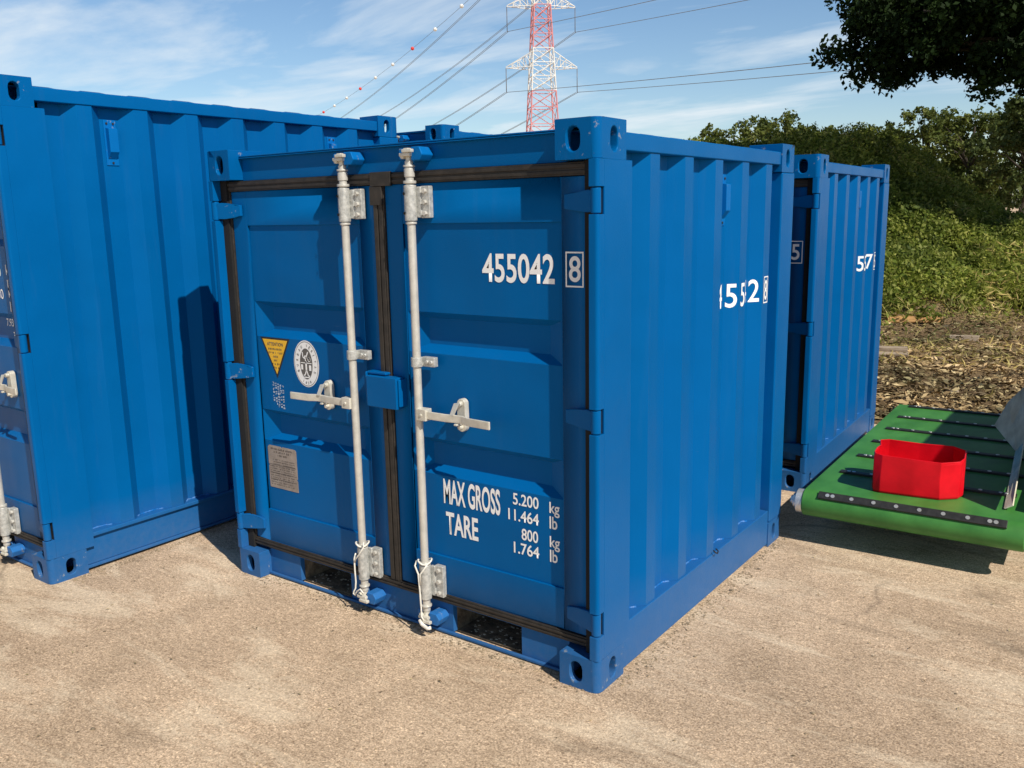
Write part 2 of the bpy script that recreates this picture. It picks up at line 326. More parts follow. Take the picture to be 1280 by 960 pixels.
# ------------------------------------------------------------------ container
def slot_outline(w2, h2, n=6):
    pts = []
    for k in range(n+1): a = math.pi*k/n; pts.append((w2*math.cos(a), h2-w2+w2*math.sin(a)))
    for k in range(n+1): a = math.pi+math.pi*k/n; pts.append((w2*math.cos(a), -(h2-w2)+w2*math.sin(a)))
    return pts
def casting_bm(sx, sy, cx, cy, z0, z1, top):
    """corner fitting: hollow block with oval apertures. cx,cy = outer corner; sx,sy = direction to outside"""
    wx, wy, h = .156, .178, z1-z0
    bm = M()
    def F(a, b_, c_): return (cx - sx*a, cy - sy*b_, c_)     # a,b measured inward from outer corner
    rc = .024
    arc = [(rc-rc*math.cos(k*math.pi/12), rc-rc*math.sin(k*math.pi/12)) for k in range(7)]  # from (0,rc) to (rc,0)
    zc = z0 + h*.5
    def face_with_slot(P, u0, u1, w2, h2):
        # planar wall from u0..u1 , z0..z1 with an oval hole ; P(u,z,d)
        uc = (u0+u1)/2
        sl_ = slot_outline(w2, h2); n = len(sl_)
        outer = []
        for (a, b_) in sl_:
            # radial projection on rectangle
            ang = math.atan2(b_/h*2, a/(u1-u0)*2); ca, sa = math.cos(ang), math.sin(ang); k = 1/max(abs(ca), abs(sa))
            outer.append((ca*k*(u1-u0)/2, sa*k*h/2))
        # add exact corners
        O = [bm.verts.new(P(uc+a, zc+b_, 0)) for a, b_ in outer]
        I = [bm.verts.new(P(uc+a, zc+b_, 0)) for a, b_ in sl_]
        I1 = [bm.verts.new(P(uc+a*.93, zc+b_*.93, .006)) for a, b_ in sl_]
        I2 = [bm.verts.new(P(uc+a*.93, zc+b_*.93, .026)) for a, b_ in sl_]
        for i in range(n):
            j = (i+1) % n
            oi, oj = outer[i], outer[j]
            crn = None
            if abs(abs(oi[0])-(u1-u0)/2) < 1e-6 and abs(abs(oj[1])-h/2) < 1e-6 and abs(abs(oi[1])-h/2) > 1e-6: crn = (oi[0], oj[1])
            if abs(abs(oi[1])-h/2) < 1e-6 and abs(abs(oj[0])-(u1-u0)/2) < 1e-6 and abs(abs(oj[1])-h/2) > 1e-6: crn = (oj[0], oi[1])
            vs = [O[i]] + ([bm.verts.new(P(uc+crn[0], zc+crn[1], 0))] if crn else []) + [O[j], I[j], I[i]]
            bm.faces.new(vs); bm.faces.new((I[i], I[j], I1[j], I1[i])); bm.faces.new((I1[i], I1[j], I2[j], I2[i]))
    face_with_slot(lambda u_, z_, d: F(u_, d, z_), rc, wx, .026, .040)
    face_with_slot(lambda u_, z_, d: F(d, u_, z_), rc, wy, .024, .040)
    # rounded vertical edge
    lo = [bm.verts.new(F(a, b_, z0)) for a, b_ in arc]; hi = [bm.verts.new(F(a, b_, z1)) for a, b_ in arc]
    for i in range(6): bm.faces.new((lo[i], lo[i+1], hi[i+1], hi[i]))
    # inner walls
    for (p, q) in (((wx, 0), (wx, wy)), ((wx, wy), (0, wy))):
        bm.faces.new([bm.verts.new(F(*x)) for x in ((*p, z0), (*q, z0), (*q, z1), (*p, z1))])
    # top and bottom plates
    ring = arc + [(wx, 0), (wx, wy), (0, wy)]
    for z_ in (z0, z1): bm.faces.new([bm.verts.new(F(a, b_, z_)) for a, b_ in ring])
    bmesh.ops.remove_doubles(bm, verts=bm.verts, dist=1e-5); fix(bm)
    # inner partitions seen through the holes (dark back walls)
    for f0, f1 in (((.06, .10), (.05, .10)),):
        pass
    return bm

def profile(D):
    """corrugation breakpoints (y, depth inward)"""
    P = [(.219, .056)]; y = .232
    while y + .274 < D - .18:
        P += [(y+.078, .056), (y+.134, .010), (y+.204, .010), (y+.260, .056)]; y += .274
    P += [(D-.165, .056)]
    return P
def prof_at(P, y):
    if y <= P[0][0] or y >= P[-1][0]: return .0
    for (a, da), (b_, db) in zip(P, P[1:]):
        if a <= y <= b_: return da + (db-da)*(y-a)/max(1e-9, b_-a)
    return .0

def make_container(spec):
    W, D, H = spec['W'], spec['D'], spec['H']
    root = empty('shipping_container', spec['loc'], spec.get('rz', 0))
    tag(root, spec['label'], 'container', 'blue steel storage containers on the yard')
    full = spec.get('full', True)
    # castings
    for sx, cx in ((1, 0), (-1, -W)):
        for sy, cy in ((-1, 0), (1, D)):
            for z0, z1 in ((0, .120), (H-.124, H)):
                bm = casting_bm(sx, sy, cx, cy, z0, z1, z0 > 1)
                linkmesh('corner_casting', bm, 'blue_cast', root, .0025)
    zl, zh = .120, H-.124
    hz = [z_ for z_ in spec['hinge_z']]
    # corner posts
    for sx, X in ((1, 0), (-1, -W)):
        bm = M()
        cuts = sorted(hz); seg = []; a = zl
        for z_ in cuts: seg.append((a, z_-.042)); a = z_+.042
        seg.append((a, zh))
        def sbx(x0, x1, y0, y1, z0, z1):      # x inward distance
            xa, xb = sorted((X - sx*x0, X - sx*x1)); box(bm, xa, xb, y0, y1, z0, z1)
        rc = .012
        for z0, z1 in seg:     # folded front lip with a rounded outer edge
            pts = [(0, .040), (0, rc)] + [(rc-rc*math.cos(k*math.pi/8), rc-rc*math.sin(k*math.pi/8)) for k in range(1, 4)] + [(rc, 0), (.034, 0), (.034, .040)]
            prism(bm, pts, lambda a_, b_, d: (X - sx*a_, b_, d), z0, z1)
        sbx(0, .008, .040, .219, zl, zh)                   # outer plate
        sbx(.008, .072, .078, .100, zl, zh)
        fix(bm); linkmesh('corner_post', bm, 'blue_paint', root, .0015)
        bm = M()
        xa, xb = sorted((X - sx*.008, X - sx*.072)); box(bm, xa, xb, .0405, .076, zl+.001, zh-.001)
        linkmesh('door_gap_shade', bm, 'void_black', root)  # black block painting in the shade of hinge slots and door gap
        bm = M()
        xa, xb = sorted((X, X - sx*.11)); box(bm, xa, xb, D-.165, D, zl, zh); linkmesh('corner_post', bm, 'blue_paint', root, .008)
    # bottom + top side rails
    for sx, X in ((1, 0), (-1, -W)):
        bm = M()
        def sb(x0, x1, y0, y1, z0, z1):
            xa, xb = sorted((X - sx*x0, X - sx*x1)); box(bm, xa, xb, y0, y1, z0, z1)
        if spec.get('flange'):
            sb(.002, .070, .178, D-.178, .166, .185); sb(.020, .0695, .178, D-.178, .030, .1655); sb(.012, .070, .178, D-.178, .014, .0295)
        else: sb(.004, .070, .178, D-.178, .014, .185)
        linkmesh('bottom_rail', bm, 'blue_paint', root, .003)
        bm = M()
        xa, xb = sorted((X - sx*.005, X - sx*.065)); box(bm, xa, xb, .178, D-.178, H-.094, H-.036); linkmesh('top_rail', bm, 'blue_paint', root, .005)
    # corrugated sides
    P = profile(D)
    for sx, X in ((1, 0), (-1, -W)):
        bm = M(); zb, zt = .1855, H-.0945
        A = [bm.verts.new((X-sx*d, y, zb)) for y, d in P]; B = [bm.verts.new((X-sx*d, y, zt)) for y, d in P]
        A2 = [bm.verts.new((X-sx*(d+.003), y, zb)) for y, d in P]; B2 = [bm.verts.new((X-sx*(d+.003), y, zt)) for y, d in P]
        for i in range(len(P)-1):
            bm.faces.new((A[i], A[i+1], B[i+1], B[i])); bm.faces.new((A2[i+1], A2[i], B2[i], B2[i+1]))
        fix(bm); sp_ = linkmesh('side_panel', bm, 'blue_paint', root)
        # weld run on the bottom rail, recesses only, painting its sunlit ledge paler
        if sx == 1:
            bm = M(); runs = [[]]
            for (y0, d0), (y1, d1) in zip(P, P[1:]):
                n = max(2, int(math.hypot(y1-y0, d1-d0)/.010))
                for k in range(n):
                    d_ = d0+(d1-d0)*k/n
                    if d_ > .030: runs[-1].append((-d_+.002, y0+(y1-y0)*k/n, zb+.001+random.uniform(-.001, .001)))
                    elif runs[-1]: runs.append([])
            for q_ in runs:
                if len(q_) > 2:
                    wm = M(); tube(wm, q_, [.0042*random.uniform(.5, 1.3) for _ in q_], 6); linkmesh('lit_weld_seam', wm, 'weld_highlight_paint', sp_, smooth=True)
            bm.free()
            for k in spec.get('vents', []):
                y = .232 + .274*k + .033
                v_ = M(); d = .056; yy0, yy1 = y-.030, y+.030; zt_ = H-.145; zb_ = zt_-.205
                box(v_, -d, -d+.004, yy0, yy1, zb_, zt_)
                pts = [(zt_-.035, -d+.004), (zt_-.040, -d+.030), (zb_+.060, -d+.030), (zb_+.028, -d+.004)]
                prism(v_, pts, lambda a_, b_, dd: (b_, dd, a_), yy0+.008, yy1-.008); fix(v_)
                vo = linkmesh('vent_cover', v_, 'blue_keeper', root, .0015)
                for yy, zz in ((-.016, zt_-.016), (.016, zt_-.016), (0, zb_+.012)):
                    v_ = M(); cyl(v_, (-d+.004, y+yy, zz), (-d+.008, y+yy, zz), .005, 8); linkmesh('rivet', v_, 'black_vinyl', vo)
            if 'side_text' in spec:
                u0, wd, v0, ht, s = spec['side_text']
                cuts = [y for y, _ in P]
                fn = lambda a_, b_: (-prof_at(P, a_)+.0015, a_, b_)
                bm = M()
                for i_, ch in enumerate(s): join(bm, text_bm(ch, u0+i_*.0672, v0, .043, ht, fn, .010, cuts))
                b8 = text_bm(spec['check'], u0+wd+.012, v0+.004, .032, ht-.010, fn, .010, cuts); join(bm, b8)
                rectline(bm, u0+wd+.003, u0+wd+.053, v0-.010, v0+ht+.010, .005, fn, cuts)
                linkmesh('serial_number', bm, 'white_vinyl', sp_)
            if spec.get('hook'):
                bm = M(); y0 = spec['hook']
                tube(bm, [(.0, y0-.012, .205), (.012, y0-.012, .197), (.014, y0, .190), (.012, y0+.012, .197), (.0, y0+.012, .205)], .003, 6)
                linkmesh('rope_hook', bm, 'black_vinyl', root)
    # rear end wall, roof, floor, inner dark
    bm = M(); box(bm, -W+.11, -.11, D-.060, D-.020, .185, H-.095); linkmesh('end_wall', bm, 'blue_paint', root)
    bm = M(); box(bm, -W+.156, -.156, D-.065, D-.004, H-.094, H-.036); linkmesh('end_rail', bm, 'blue_paint', root, .004); bm = M(); box(bm, -W+.156, -.156, D-.065, D-.004, .014, .150); linkmesh('end_rail', bm, 'blue_paint', root, .004)
    bm = M(); y = .06; pr = [(.05, .0)]
    y = .16
    while y < D-.2: pr += [(y, 0), (y+.04, .010), (y+.13, .010), (y+.17, 0)]; y += .235
    pr += [(D-.03, 0)]
    zr = H-.033
    xs = (-W+.05, -W+.085, -.085, -.05); rows = []
    for j, xx in enumerate(xs):
        rows.append([bm.verts.new((xx, yy, zr + (hh if j in (1, 2) else 0) + (.001 if j in (1, 2) else 0))) for yy, hh in pr])
    for Ra, Rb in zip(rows, rows[1:]):
        for i in range(len(pr)-1): bm.faces.new((Ra[i], Ra[i+1], Rb[i+1], Rb[i]))
    ext = bmesh.ops.extrude_face_region(bm, geom=bm.faces[:]); 
    for e in ext['geom']:
        if isinstance(e, bmesh.types.BMVert): e.co.z -= .004
    fix(bm); linkmesh('roof', bm, 'blue_paint', root, .004, seg=2)
    bm = M(); box(bm, -W+.07, -.07, .11, D-.07, .150, .178); linkmesh('floor', bm, 'wood_weathered', root)
    # header with top lip, sill
    bm = M(); box(bm, -W+.1562, -.1562, .068, .130, H-.127, H-.030); box(bm, -W+.1562, -.1562, .052, .130, H-.030, H-.024); linkmesh('door_header', bm, 'blue_paint', root, .002)
    xc = spec['xc']; pk = spec['pockets']
    bm = M(); xs_ = [-W+.1562]; 
    for a_, b_ in pk: xs_ += [a_, b_]
    xs_ += [-.1562]
    for i in range(0, len(xs_), 2): box(bm, xs_[i], xs_[i+1], .066, .090, .012, .132)
    for a_, b_ in pk: box(bm, a_, b_, .066, .090, .124, .132)
    box(bm, -W+.1562, -.1562, .050, .064, .006, .016)
    linkmesh('door_sill', bm, 'blue_paint', root, .0015)
    for a_, b_ in pk:
        bm = M()
        box(bm, a_-.004, a_, .0905, D-.08, .010, .128); box(bm, b_, b_+.004, .0905, D-.08, .010, .128); box(bm, a_-.004, b_+.004, .0905, D-.08, .1285, .134)
        box(bm, a_-.004, b_+.004, .0905, D-.3, .008, .0115)
        fp = linkmesh('fork_pocket', bm, 'pocket_dirt', root)
        bm = M(); rr = random.Random(int(a_*1000))
        if not full: bm.free(); continue
        for _ in range(160):
            x_, y_ = rr.uniform(a_+.01, b_-.01), rr.uniform(.09, .45); s_ = rr.uniform(.001, .005)
            vv = box(bm, x_-s_, x_+s_, y_-s_*.6, y_+s_*.6, .0118, .0118+s_*.5)
        tag(linkmesh('debris', bm, 'litter', fp), kind='stuff')
    # doors
    zt = H-.172; zb = .171
    def yface(z_): return .060
    for side in (0, 1):       # 0 left, 1 right
        if side == 0: x0, x1 = -W+.078, xc-.030
        else: x0, x1 = xc+.030, -.078
        st = .095            # stile width
        px0, px1 = (x0+st, x1-.083) if side == 0 else (x0+.083, x1-st)
        pz0, pz1 = .323, H-.315
        bm = M()
        box(bm, x0, px0, .060, .100, zb, zt); box(bm, px1, x1, .060, .100, zb, zt)
        box(bm, px0, px1, .060, .100, pz1, zt); box(bm, px0, px1, .060, .100, zb, pz0)
        bmesh.ops.remove_doubles(bm, verts=bm.verts, dist=1e-6)
        door = linkmesh('door', bm, 'blue_paint', root, .0018)
        if spec.get('door_labels'): tag(door, spec['door_labels'][side])
        bm = M(); yp, yd = .068, .068+.036
        zs = pz0
        def quad(a, b_, c_, d): bm.faces.new([bm.verts.new(q) for q in (a, b_, c_, d)])
        for (t0, t1) in spec['troughs']:
            quad((px0, yp, zs), (px1, yp, zs), (px1, yp, t0), (px0, yp, t0))
            i0, i1 = t0+.030, t1-.026; e = .075
            a0, a1, b0, b1 = (px0, t0), (px1, t0), (px0, t1), (px1, t1)
            quad((px0, yp, t0), (px1, yp, t0), (px1-e, yd, i0), (px0+e, yd, i0))
            quad((px0+e, yd, i0), (px1-e, yd, i0), (px1-e, yd, i1), (px0+e, yd, i1))
            quad((px0+e, yd, i1), (px1-e, yd, i1), (px1, yp, t1), (px0, yp, t1))
            quad((px0, yp, t0), (px0+e, yd, i0), (px0+e, yd, i1), (px0, yp, t1))
            quad((px1-e, yd, i0), (px1, yp, t0), (px1, yp, t1), (px1-e, yd, i1))
            zs = t1
        quad((px0, yp, zs), (px1, yp, zs), (px1, yp, pz1), (px0, yp, pz1))
        bmesh.ops.remove_doubles(bm, verts=bm.verts, dist=1e-5); fix(bm)
        for fc in bm.faces: pass
        linkmesh('door_panel', bm, 'blue_paint', door)
        # hinges
        for z_ in hz:
            bm = M()
            hx = -.018 if side else -W+.018; sgn = 1 if side else -1
            cyl(bm, (hx, .018, z_-.039), (hx, .018, z_+.039), .0165, 18)
            pts = [(0, .032), (.040, .034), (.095, .026), (.134, .022), (.134, -.024), (.095, -.030), (.040, -.036), (0, -.034)]
            # blade thick plate stepping from pin to door face
            def hb(a_, b_, d): 
                yy = .006 if a_ < .03 else (.030 if a_ < .06 else .043)
                return (hx - sgn*a_, yy + d, z_ + b_)
            prism(bm, pts, hb, 0, .014)
            fix(bm); linkmesh('hinge', bm, 'blue_cast' if side == 0 else 'blue_paint', door, .003)
            if full:
                for za_, zb2 in ((.0395, .046), (-.046, -.0395)):
                    bm = M(); cyl(bm, (hx, .018, z_+za_), (hx, .018, z_+zb2), .011, 12); linkmesh('hinge_pin', bm, 'blue_cast', door, .001)
    # gaskets
    bm = M(); gy0, gy1 = .052, .075
    def gbar(x0, x1, z0, z1):
        box(bm, x0, x1, gy0, gy1, z0, z1)
        if x1-x0 > z1-z0: 
            zc_ = (z0+z1)/2; box(bm, x0, x1, gy0-.005, gy0-.0005, zc_+.003, z1-.006); box(bm, x0, x1, gy0-.004, gy0-.0005, z0+.006, zc_-.004)
        else:
            box(bm, x0+.006, (x0+x1)/2-.003, gy0-.005, gy0-.0005, z0, z1); box(bm, (x0+x1)/2+.003, x1-.006, gy0-.004, gy0-.0005, z0, z1)
    gbar(-W+.042, -.042, zt+.002, H-.128); gbar(-W+.042, -.042, .134, zb-.002)
    gbar(xc-.028, xc+.028, zb-.001, zt+.001)
    gbar(-W+.040, -W+.076, zb-.001, zt+.001); gbar(-.076, -.040, zb-.001, zt+.001)
    box(bm, xc-.030, xc+.075, .042, .0515, H-.176, H-.124); box(bm, xc-.036, xc+.026, .043, .0515, H-.245, H-.1765)
    linkmesh('door_gasket', bm, 'rubber', root, .002)
    # lock rods
    hh = spec['handle_z']
    for side in (0, 1):
        xr = spec['rods'][side]; yr = .016; s_ = -1 if side == 0 else 1     # handle direction
        bm = M(); cyl(bm, (xr, yr, .10), (xr, yr, H-.095), .0152, 18)
        for z_, ra, h_ in ((H-.168, .0235, .010), (H-.135, .019, .030), (H-.112, .0215, .007), (.299, .0225, .010), (.122, .0215, .007), (H-.312, .020, .008)):
            cyl(bm, (xr, yr, z_-h_/2), (xr, yr, z_+h_/2), ra, 18)
        rod = linkmesh('lock_rod', bm, 'galv' if side else 'galv', root, .0015)
        # guide brackets
        for z0, z1, mt in ((H-.305, H-.178, 'galv_dull'), (.150, .292, 'galv_dull')):
            bm = M(); cyl(bm, (xr, yr, z0), (xr, yr, z1), .0225, 20)
            box(bm, xr+.015, xr+.036, .030, .042, z0+.012, z1-.006); box(bm, xr+.030, xr+.072, .036, .058, z0+.010, z1-.004)
            bk = linkmesh('guide_bracket', bm, mt, root, .003)
            for q in (.02, .5, .98):
                zz = z0+.025 + (z1-z0-.045)*q; bm = M(); cyl(bm, (xr+.052, .026, zz), (xr+.052, .037, zz), .009, 6); linkmesh('bolt', bm, 'galv', bk, .001)
            for zz in (z0+.028, z1-.030):
                bm = M(); cyl(bm, (xr-.010, yr-.0225, zz), (xr-.0108, yr-.0250, zz), .0055, 10); linkmesh('grease_hole', bm, 'void_black', bk)
        # mid clamp
        bm = M(); zc_ = hh+.195; cyl(bm, (xr, yr, zc_-.018), (xr, yr, zc_+.018), .0215, 18); box(bm, xr+.014, xr+.074, .028, .050, zc_-.017, zc_+.019)
        for q in (.042, .060): cyl(bm, (xr+q, .020, zc_+.001), (xr+q, .0285, zc_+.001), .008, 10)
        linkmesh('rod_clamp', bm, 'galv_dull', rod, .002)
        # cams and keepers
        for z_, up in ((H-.073, 1), (.078, -1)):
            bm = M()
            cyl(bm, (xr, yr, z_-up*.030), (xr, yr, z_+up*.018), .012, 12)
            box(bm, xr-.024, xr+.026, -.010, .014, z_-.006, z_+.006); box(bm, xr-.006, xr+.040, -.016, .000, z_+up*.012-.006, z_+up*.012+.006)
            box(bm, xr-.012, xr+.012, .000, .046, z_+up*.016-.007, z_+up*.016+.007); cyl(bm, (xr-.016, yr-.02, z_-up*.006), (xr-.016, yr+.02, z_-up*.006), .009, 10)
            linkmesh('cam', bm, 'zinc_pale', rod, .0025)
            bm = M()
            pts = [(.020, -.022), (.020, .026), (.060, .026), (.074, -.002), (.058, -.022)]
            prism(bm, [(a_, b_*up) for a_, b_ in pts], lambda a_, b_, d: (xr+a_, d, z_+b_), .004, .067)
            fix(bm); linkmesh('cam_keeper', bm, 'blue_keeper', rod, .004); bm = M()
            pts = [(-.050, -.016), (-.050, .024), (-.022, .024), (-.022, -.016)]
            prism(bm, [(a_, b_*up) for a_, b_ in pts], lambda a_, b_, d: (xr+a_, d, z_+b_), .018, .067)
            fix(bm); linkmesh('cam_keeper', bm, 'blue_keeper', rod, .004)
        # handle
        bm = M(); a_, b_ = sorted((xr+s_*.006, xr+s_*.052)); box(bm, a_, b_, -.008, .030, hh-.022, hh+.022); cyl(bm, (xr+s_*.03, -.012, hh), (xr+s_*.03, -.006, hh), .006, 10)
        linkmesh('handle_hub', bm, 'zinc_pale', rod, .003)
        path = [(.045, .004), (.14, .004), (.185, .012), (.215, .012), (.25, -.004), (.345, -.010), (.355, -.010)]
        bm = M(); ring = []
        for d, yy in path: ring.append([bm.verts.new((xr+s_*d, yy+dy, hh+dz)) for dy, dz in ((-.004, -.015), (.004, -.015), (.004, .015), (-.004, .015))])
        for A, B in zip(ring, ring[1:]):
            for k in range(4): bm.faces.new((A[k], A[(k+1) % 4], B[(k+1) % 4], B[k]))
        bm.faces.new(ring[0]); bm.faces.new(ring[-1]); fix(bm)
        linkmesh('handle', bm, 'zinc_pale', rod, .003)
        bm = M(); xk = xr+s_*.185
        pts = [(.022*math.cos(a)*.9, (.040 if math.sin(a) > 0 else -.040)+.022*math.sin(a)) for a in [k*math.pi/8 for k in range(16)]]
        prism(bm, pts, lambda p_, q_, d: (xk+p_, d, hh+.008+q_), .040, .064)
        cyl(bm, (xk, .026, hh+.052), (xk, .046, hh+.052), .010, 10); cyl(bm, (xk, .026, hh-.036), (xk, .046, hh-.036), .009, 10)
        box(bm, xk-.016, xk+.012, .020, .040, hh-.018, hh-.008); fix(bm)
        box(bm, xk-.004, xk+.010, .000, .040, hh-.024, hh-.0165)
        ct = linkmesh('handle_catch', bm, 'zinc_pale', root, .002)
        bm = M(); prism(bm, [(.012, .060), (-.014, .056), (-.026, .012), (-.008, .012)], lambda p_, q_, d: (xk+p_, d+(.0 if q_ > .03 else -.012), hh+q_), .016, .022); fix(bm)
        linkmesh('latch_tongue', bm, 'galv', ct, .001)
    # lock box
    bm = M(); z0, z1 = hh-.000, hh+.124
    if spec.get('lockbox', True):
        box(bm, xc-.066, xc+.092, .006, .050, z0, z1-.002)
        box(bm, xc+.094, xc+.102, .014, .058, z0+.010, z1-.008)
        box(bm, xc-.080, xc-.074, .016, .060, z0+.002, z1+.010); box(bm, xc-.078, xc+.022, .024, .060, z1+.001, z1+.012)
        linkmesh('lock_box', bm, 'blue_paint', root, .005)
    else: bm.free()
    return root

ZP = .0665
pl = lambda a_, b_: (a_, ZP, b_)          # just proud of the door panel
pf = lambda a_, b_: (a_, .0588, b_)       # just proud of the door frame
DL = ('left door leaf with warning stickers and data plate', 'right door leaf with serial number and weight lettering')
main = make_container(dict(W=1.947, D=1.807, H=1.91, loc=(0, 0, 0), label='small blue steel container in the middle with two white-lettered doors closed',
    hinge_z=(.249, .956, 1.660), handle_z=.895, xc=-.983, pockets=((-1.585, -1.262), (-.694, -.366)), troughs=((.648, .790), (1.118, 1.272)),
    rods=(-1.128, -.787), vents=(3,), side_text=(1.070, .402, 1.217, .100, '455042'), check='8', hook=.974, door_labels=DL))
def dof(root): return [o for o in root.children if o.name.split('.')[0] == 'door']
doorL, doorR = dof(main)
bm = text_bm('455042', -.508, 1.391, .303, .100, pl, .018); linkmesh('serial_number', bm, 'white_vinyl', doorR)
bm = text_bm('8', -.144, 1.402, .045, .084, pf, .012); rectline(bm, -.157, -.088, 1.385, 1.500, .005, pf); linkmesh('check_digit', bm, 'white_vinyl', doorR)
bm = M()
for s_, u_, v_, w_, h_ in (('MAX GROSS', -.722, .538, .270, .100), ('TARE', -.714, .417, .156, .090),
                           ('5.200', -.394, .594, .112, .044), ('kg', -.236, .578, .042, .054), ('11.464', -.416, .533, .134, .044), ('lb', -.236, .533, .032, .046),
                           ('800', -.358, .466, .072, .044), ('kg', -.236, .452, .042, .054), ('1.764', -.394, .409, .112, .044), ('lb', -.236, .409, .032, .046)):
    join(bm, text_bm(s_, u_, v_, w_, h_, pl, .024 if h_ > .06 else .014))
linkmesh('weight_lettering', bm, 'white_vinyl', doorR)
# triangular warning sticker
def flat(bm, pts, fn):
    bm.faces.new([bm.verts.new(fn(*q)) for q in pts])
p1 = lambda a_, b_: (a_, .0672, b_); p2 = lambda a_, b_: (a_, .0664, b_); p3 = lambda a_, b_: (a_, .0656, b_)
bm = M(); flat(bm, ((-1.752, 1.116), (-1.655, .938), (-1.560, 1.116)), p1); st_ = linkmesh('warning_sticker', bm, 'black_vinyl', doorL)
tag(st_, 'black bordered yellow triangle sticker pointing down')
# (sub-part limit: yellow field and print stay in the same sticker mesh through extra material slots)
def add_layer(o, bm, mat):
    me = o.data; me.materials.append(MAT[mat]); k = len(me.materials)-1
    for fc in bm.faces: fc.material_index = k
    tmp = bpy.data.meshes.new('x'); bm.to_mesh(tmp); bm.free()
    b2 = M(); b2.from_mesh(me); b2.from_mesh(tmp); b2.to_mesh(me); b2.free(); bpy.data.meshes.remove(tmp)
bm = M(); flat(bm, ((-1.738, 1.108), (-1.655, .956), (-1.574, 1.108)), p2); add_layer(st_, bm, 'yellow_vinyl')
bm = text_bm('ATTENTION', -1.708, 1.081, .104, .015, p3, .01)
for k, (u_, s2) in enumerate(((.045, 1), (.046, 2), (.014, 3), (.013, 4), (.024, 5), (.016, 6))): dashes(bm, -1.656-u_, -1.656+u_, 1.063-k*.0165, .008, p3, .5, s2+3)
add_layer(st_, bm, 'grey_vinyl')
# oval approval sticker
def ell(cx, cz, a_, b_, n=40): return [(cx+a_*math.cos(2*math.pi*k/n), cz+b_*math.sin(2*math.pi*k/n)) for k in range(n)]
ox, oz = -1.4615, 1.018
bm = M(); flat(bm, ell(ox, oz, .078, .100), p1); ov = linkmesh('approval_sticker', bm, 'white_vinyl', doorL); tag(ov, 'white oval sticker with dark emblem and ring of letters')
bm = M()
o1, i1 = ell(ox, oz, .0735, .0955), ell(ox, oz, .0715, .0935)
for k in range(40): flat(bm, (o1[k], o1[(k+1) % 40], i1[(k+1) % 40], i1[k]), p2)
flat(bm, ell(ox, oz, .0385, .066), p2)
def ring_text(bm, s, a0, a1, ra, rb, h, flip=False):
    for k, ch in enumerate(s):
        if ch == ' ': continue
        a = a0 + (a1-a0)*k/(len(s)-1); cx, cz = ox+ra*math.cos(a), oz+rb*math.sin(a)
        th = math.atan2(math.sin(a)/rb, math.cos(a)/ra) - math.pi/2 + (math.pi if flip else 0)
        def fn(u_, v_): return (cx+u_*math.cos(th)-v_*math.sin(th), .0664, cz+u_*math.sin(th)+v_*math.cos(th))
        join(bm, text_bm(ch, -h*.3, -h*.5, None if ch in 'I1' else h*.62, h, fn, .01))
ring_text(bm, 'BUREAU VERITAS', R(205), R(-25), .056, .079, .013)
ring_text(bm, '1828', R(248), R(292), .056, .082, .011, True)
add_layer(ov, bm, 'grey_vinyl')
bm = M()   # pale emblem drawing: standing figure with raised arms, scales bar, blocks at the foot
def stroke(bm, pts, w_, fn):
    for (a, b_), (c_, d) in zip(pts, pts[1:]):
        L_ = math.hypot(c_-a, d-b_); nx, nz_ = -(d-b_)/L_*w_/2, (c_-a)/L_*w_/2
        flat(bm, ((a+nx, b_+nz_), (c_+nx, d+nz_), (c_-nx, d-nz_), (a-nx, b_-nz_)), fn)
for pts, w_ in (([(-.020, .050), (-.018, .030), (-.004, .020), (.0, .002)], .006), ([(.014, .052), (.006, .036), (-.002, .022)], .006), ([(-.034, .004), (.034, .004)], .0035),
                ([(.0, .012), (.0, -.030)], .010), ([(.0, -.028), (-.010, -.048), (-.018, -.050)], .006), ([(.002, -.028), (.010, -.050), (.020, -.052)], .006),
                ([(-.026, -.004), (-.026, -.026)], .012), ([(.024, -.004), (.024, -.028)], .014), ([(-.016, -.058), (.018, -.058)], .005), ([(.018, .030), (.022, .014)], .010)):
    stroke(bm, [(ox+a, oz+b_) for a, b_ in pts], w_, p3)
flat(bm, ell(ox-.003, oz+.030, .006, .007, 10), p3)
flat(bm, ell(ox+.020, oz+.020, .009, .010, 12), p3)
add_layer(ov, bm, 'white_vinyl')
# small pale print below the triangle, set on its side
bm = M(); 
for k in range(5): dashes(bm, 0, .105 - .012*(k == 0), 0, .0105, (lambda kk: (lambda a_, b_: (-1.690+kk*.0155+b_, .0665, .920-.003*kk-a_)))(k), .35, 30+k)
linkmesh('stencil_print', bm, 'pale_blue_vinyl', doorL)
# data plate
bm = M(); prism(bm, [(-1.756, .430), (-1.566, .430), (-1.566, .480), (-1.572, .486), (-1.566, .492), (-1.566, .616), (-1.574, .625), (-1.657, .626), (-1.662, .619), (-1.667, .626), (-1.746, .626), (-1.756, .616), (-1.756, .540), (-1.750, .534), (-1.756, .528)], lambda a_, b_, d: (a_, d, b_), .0665, .0675); fix(bm)
dp = linkmesh('data_plate', bm, 'etched_plate', doorL); tag(dp, 'brown grey riveted metal data plate')
bm = M(); pp = lambda a_, b_: (a_, .0657, b_)
for k, (a_, b_) in enumerate(((-1.735, -1.585), (-1.715, -1.60), (-1.69, -1.63))): dashes(bm, a_, b_, .608-.014*k, .008, pp, .4, 50+k)
for k in range(12):
    a_ = -1.745 if k not in (0, 1, 2) else -1.722; zz = .560-k*.0105
    dashes(bm, a_, -1.672, zz, .0052, pp, .6, 60+k); dashes(bm, -1.664, random.uniform(-1.60, -1.574), zz, .0052, pp, .6, 80+k)
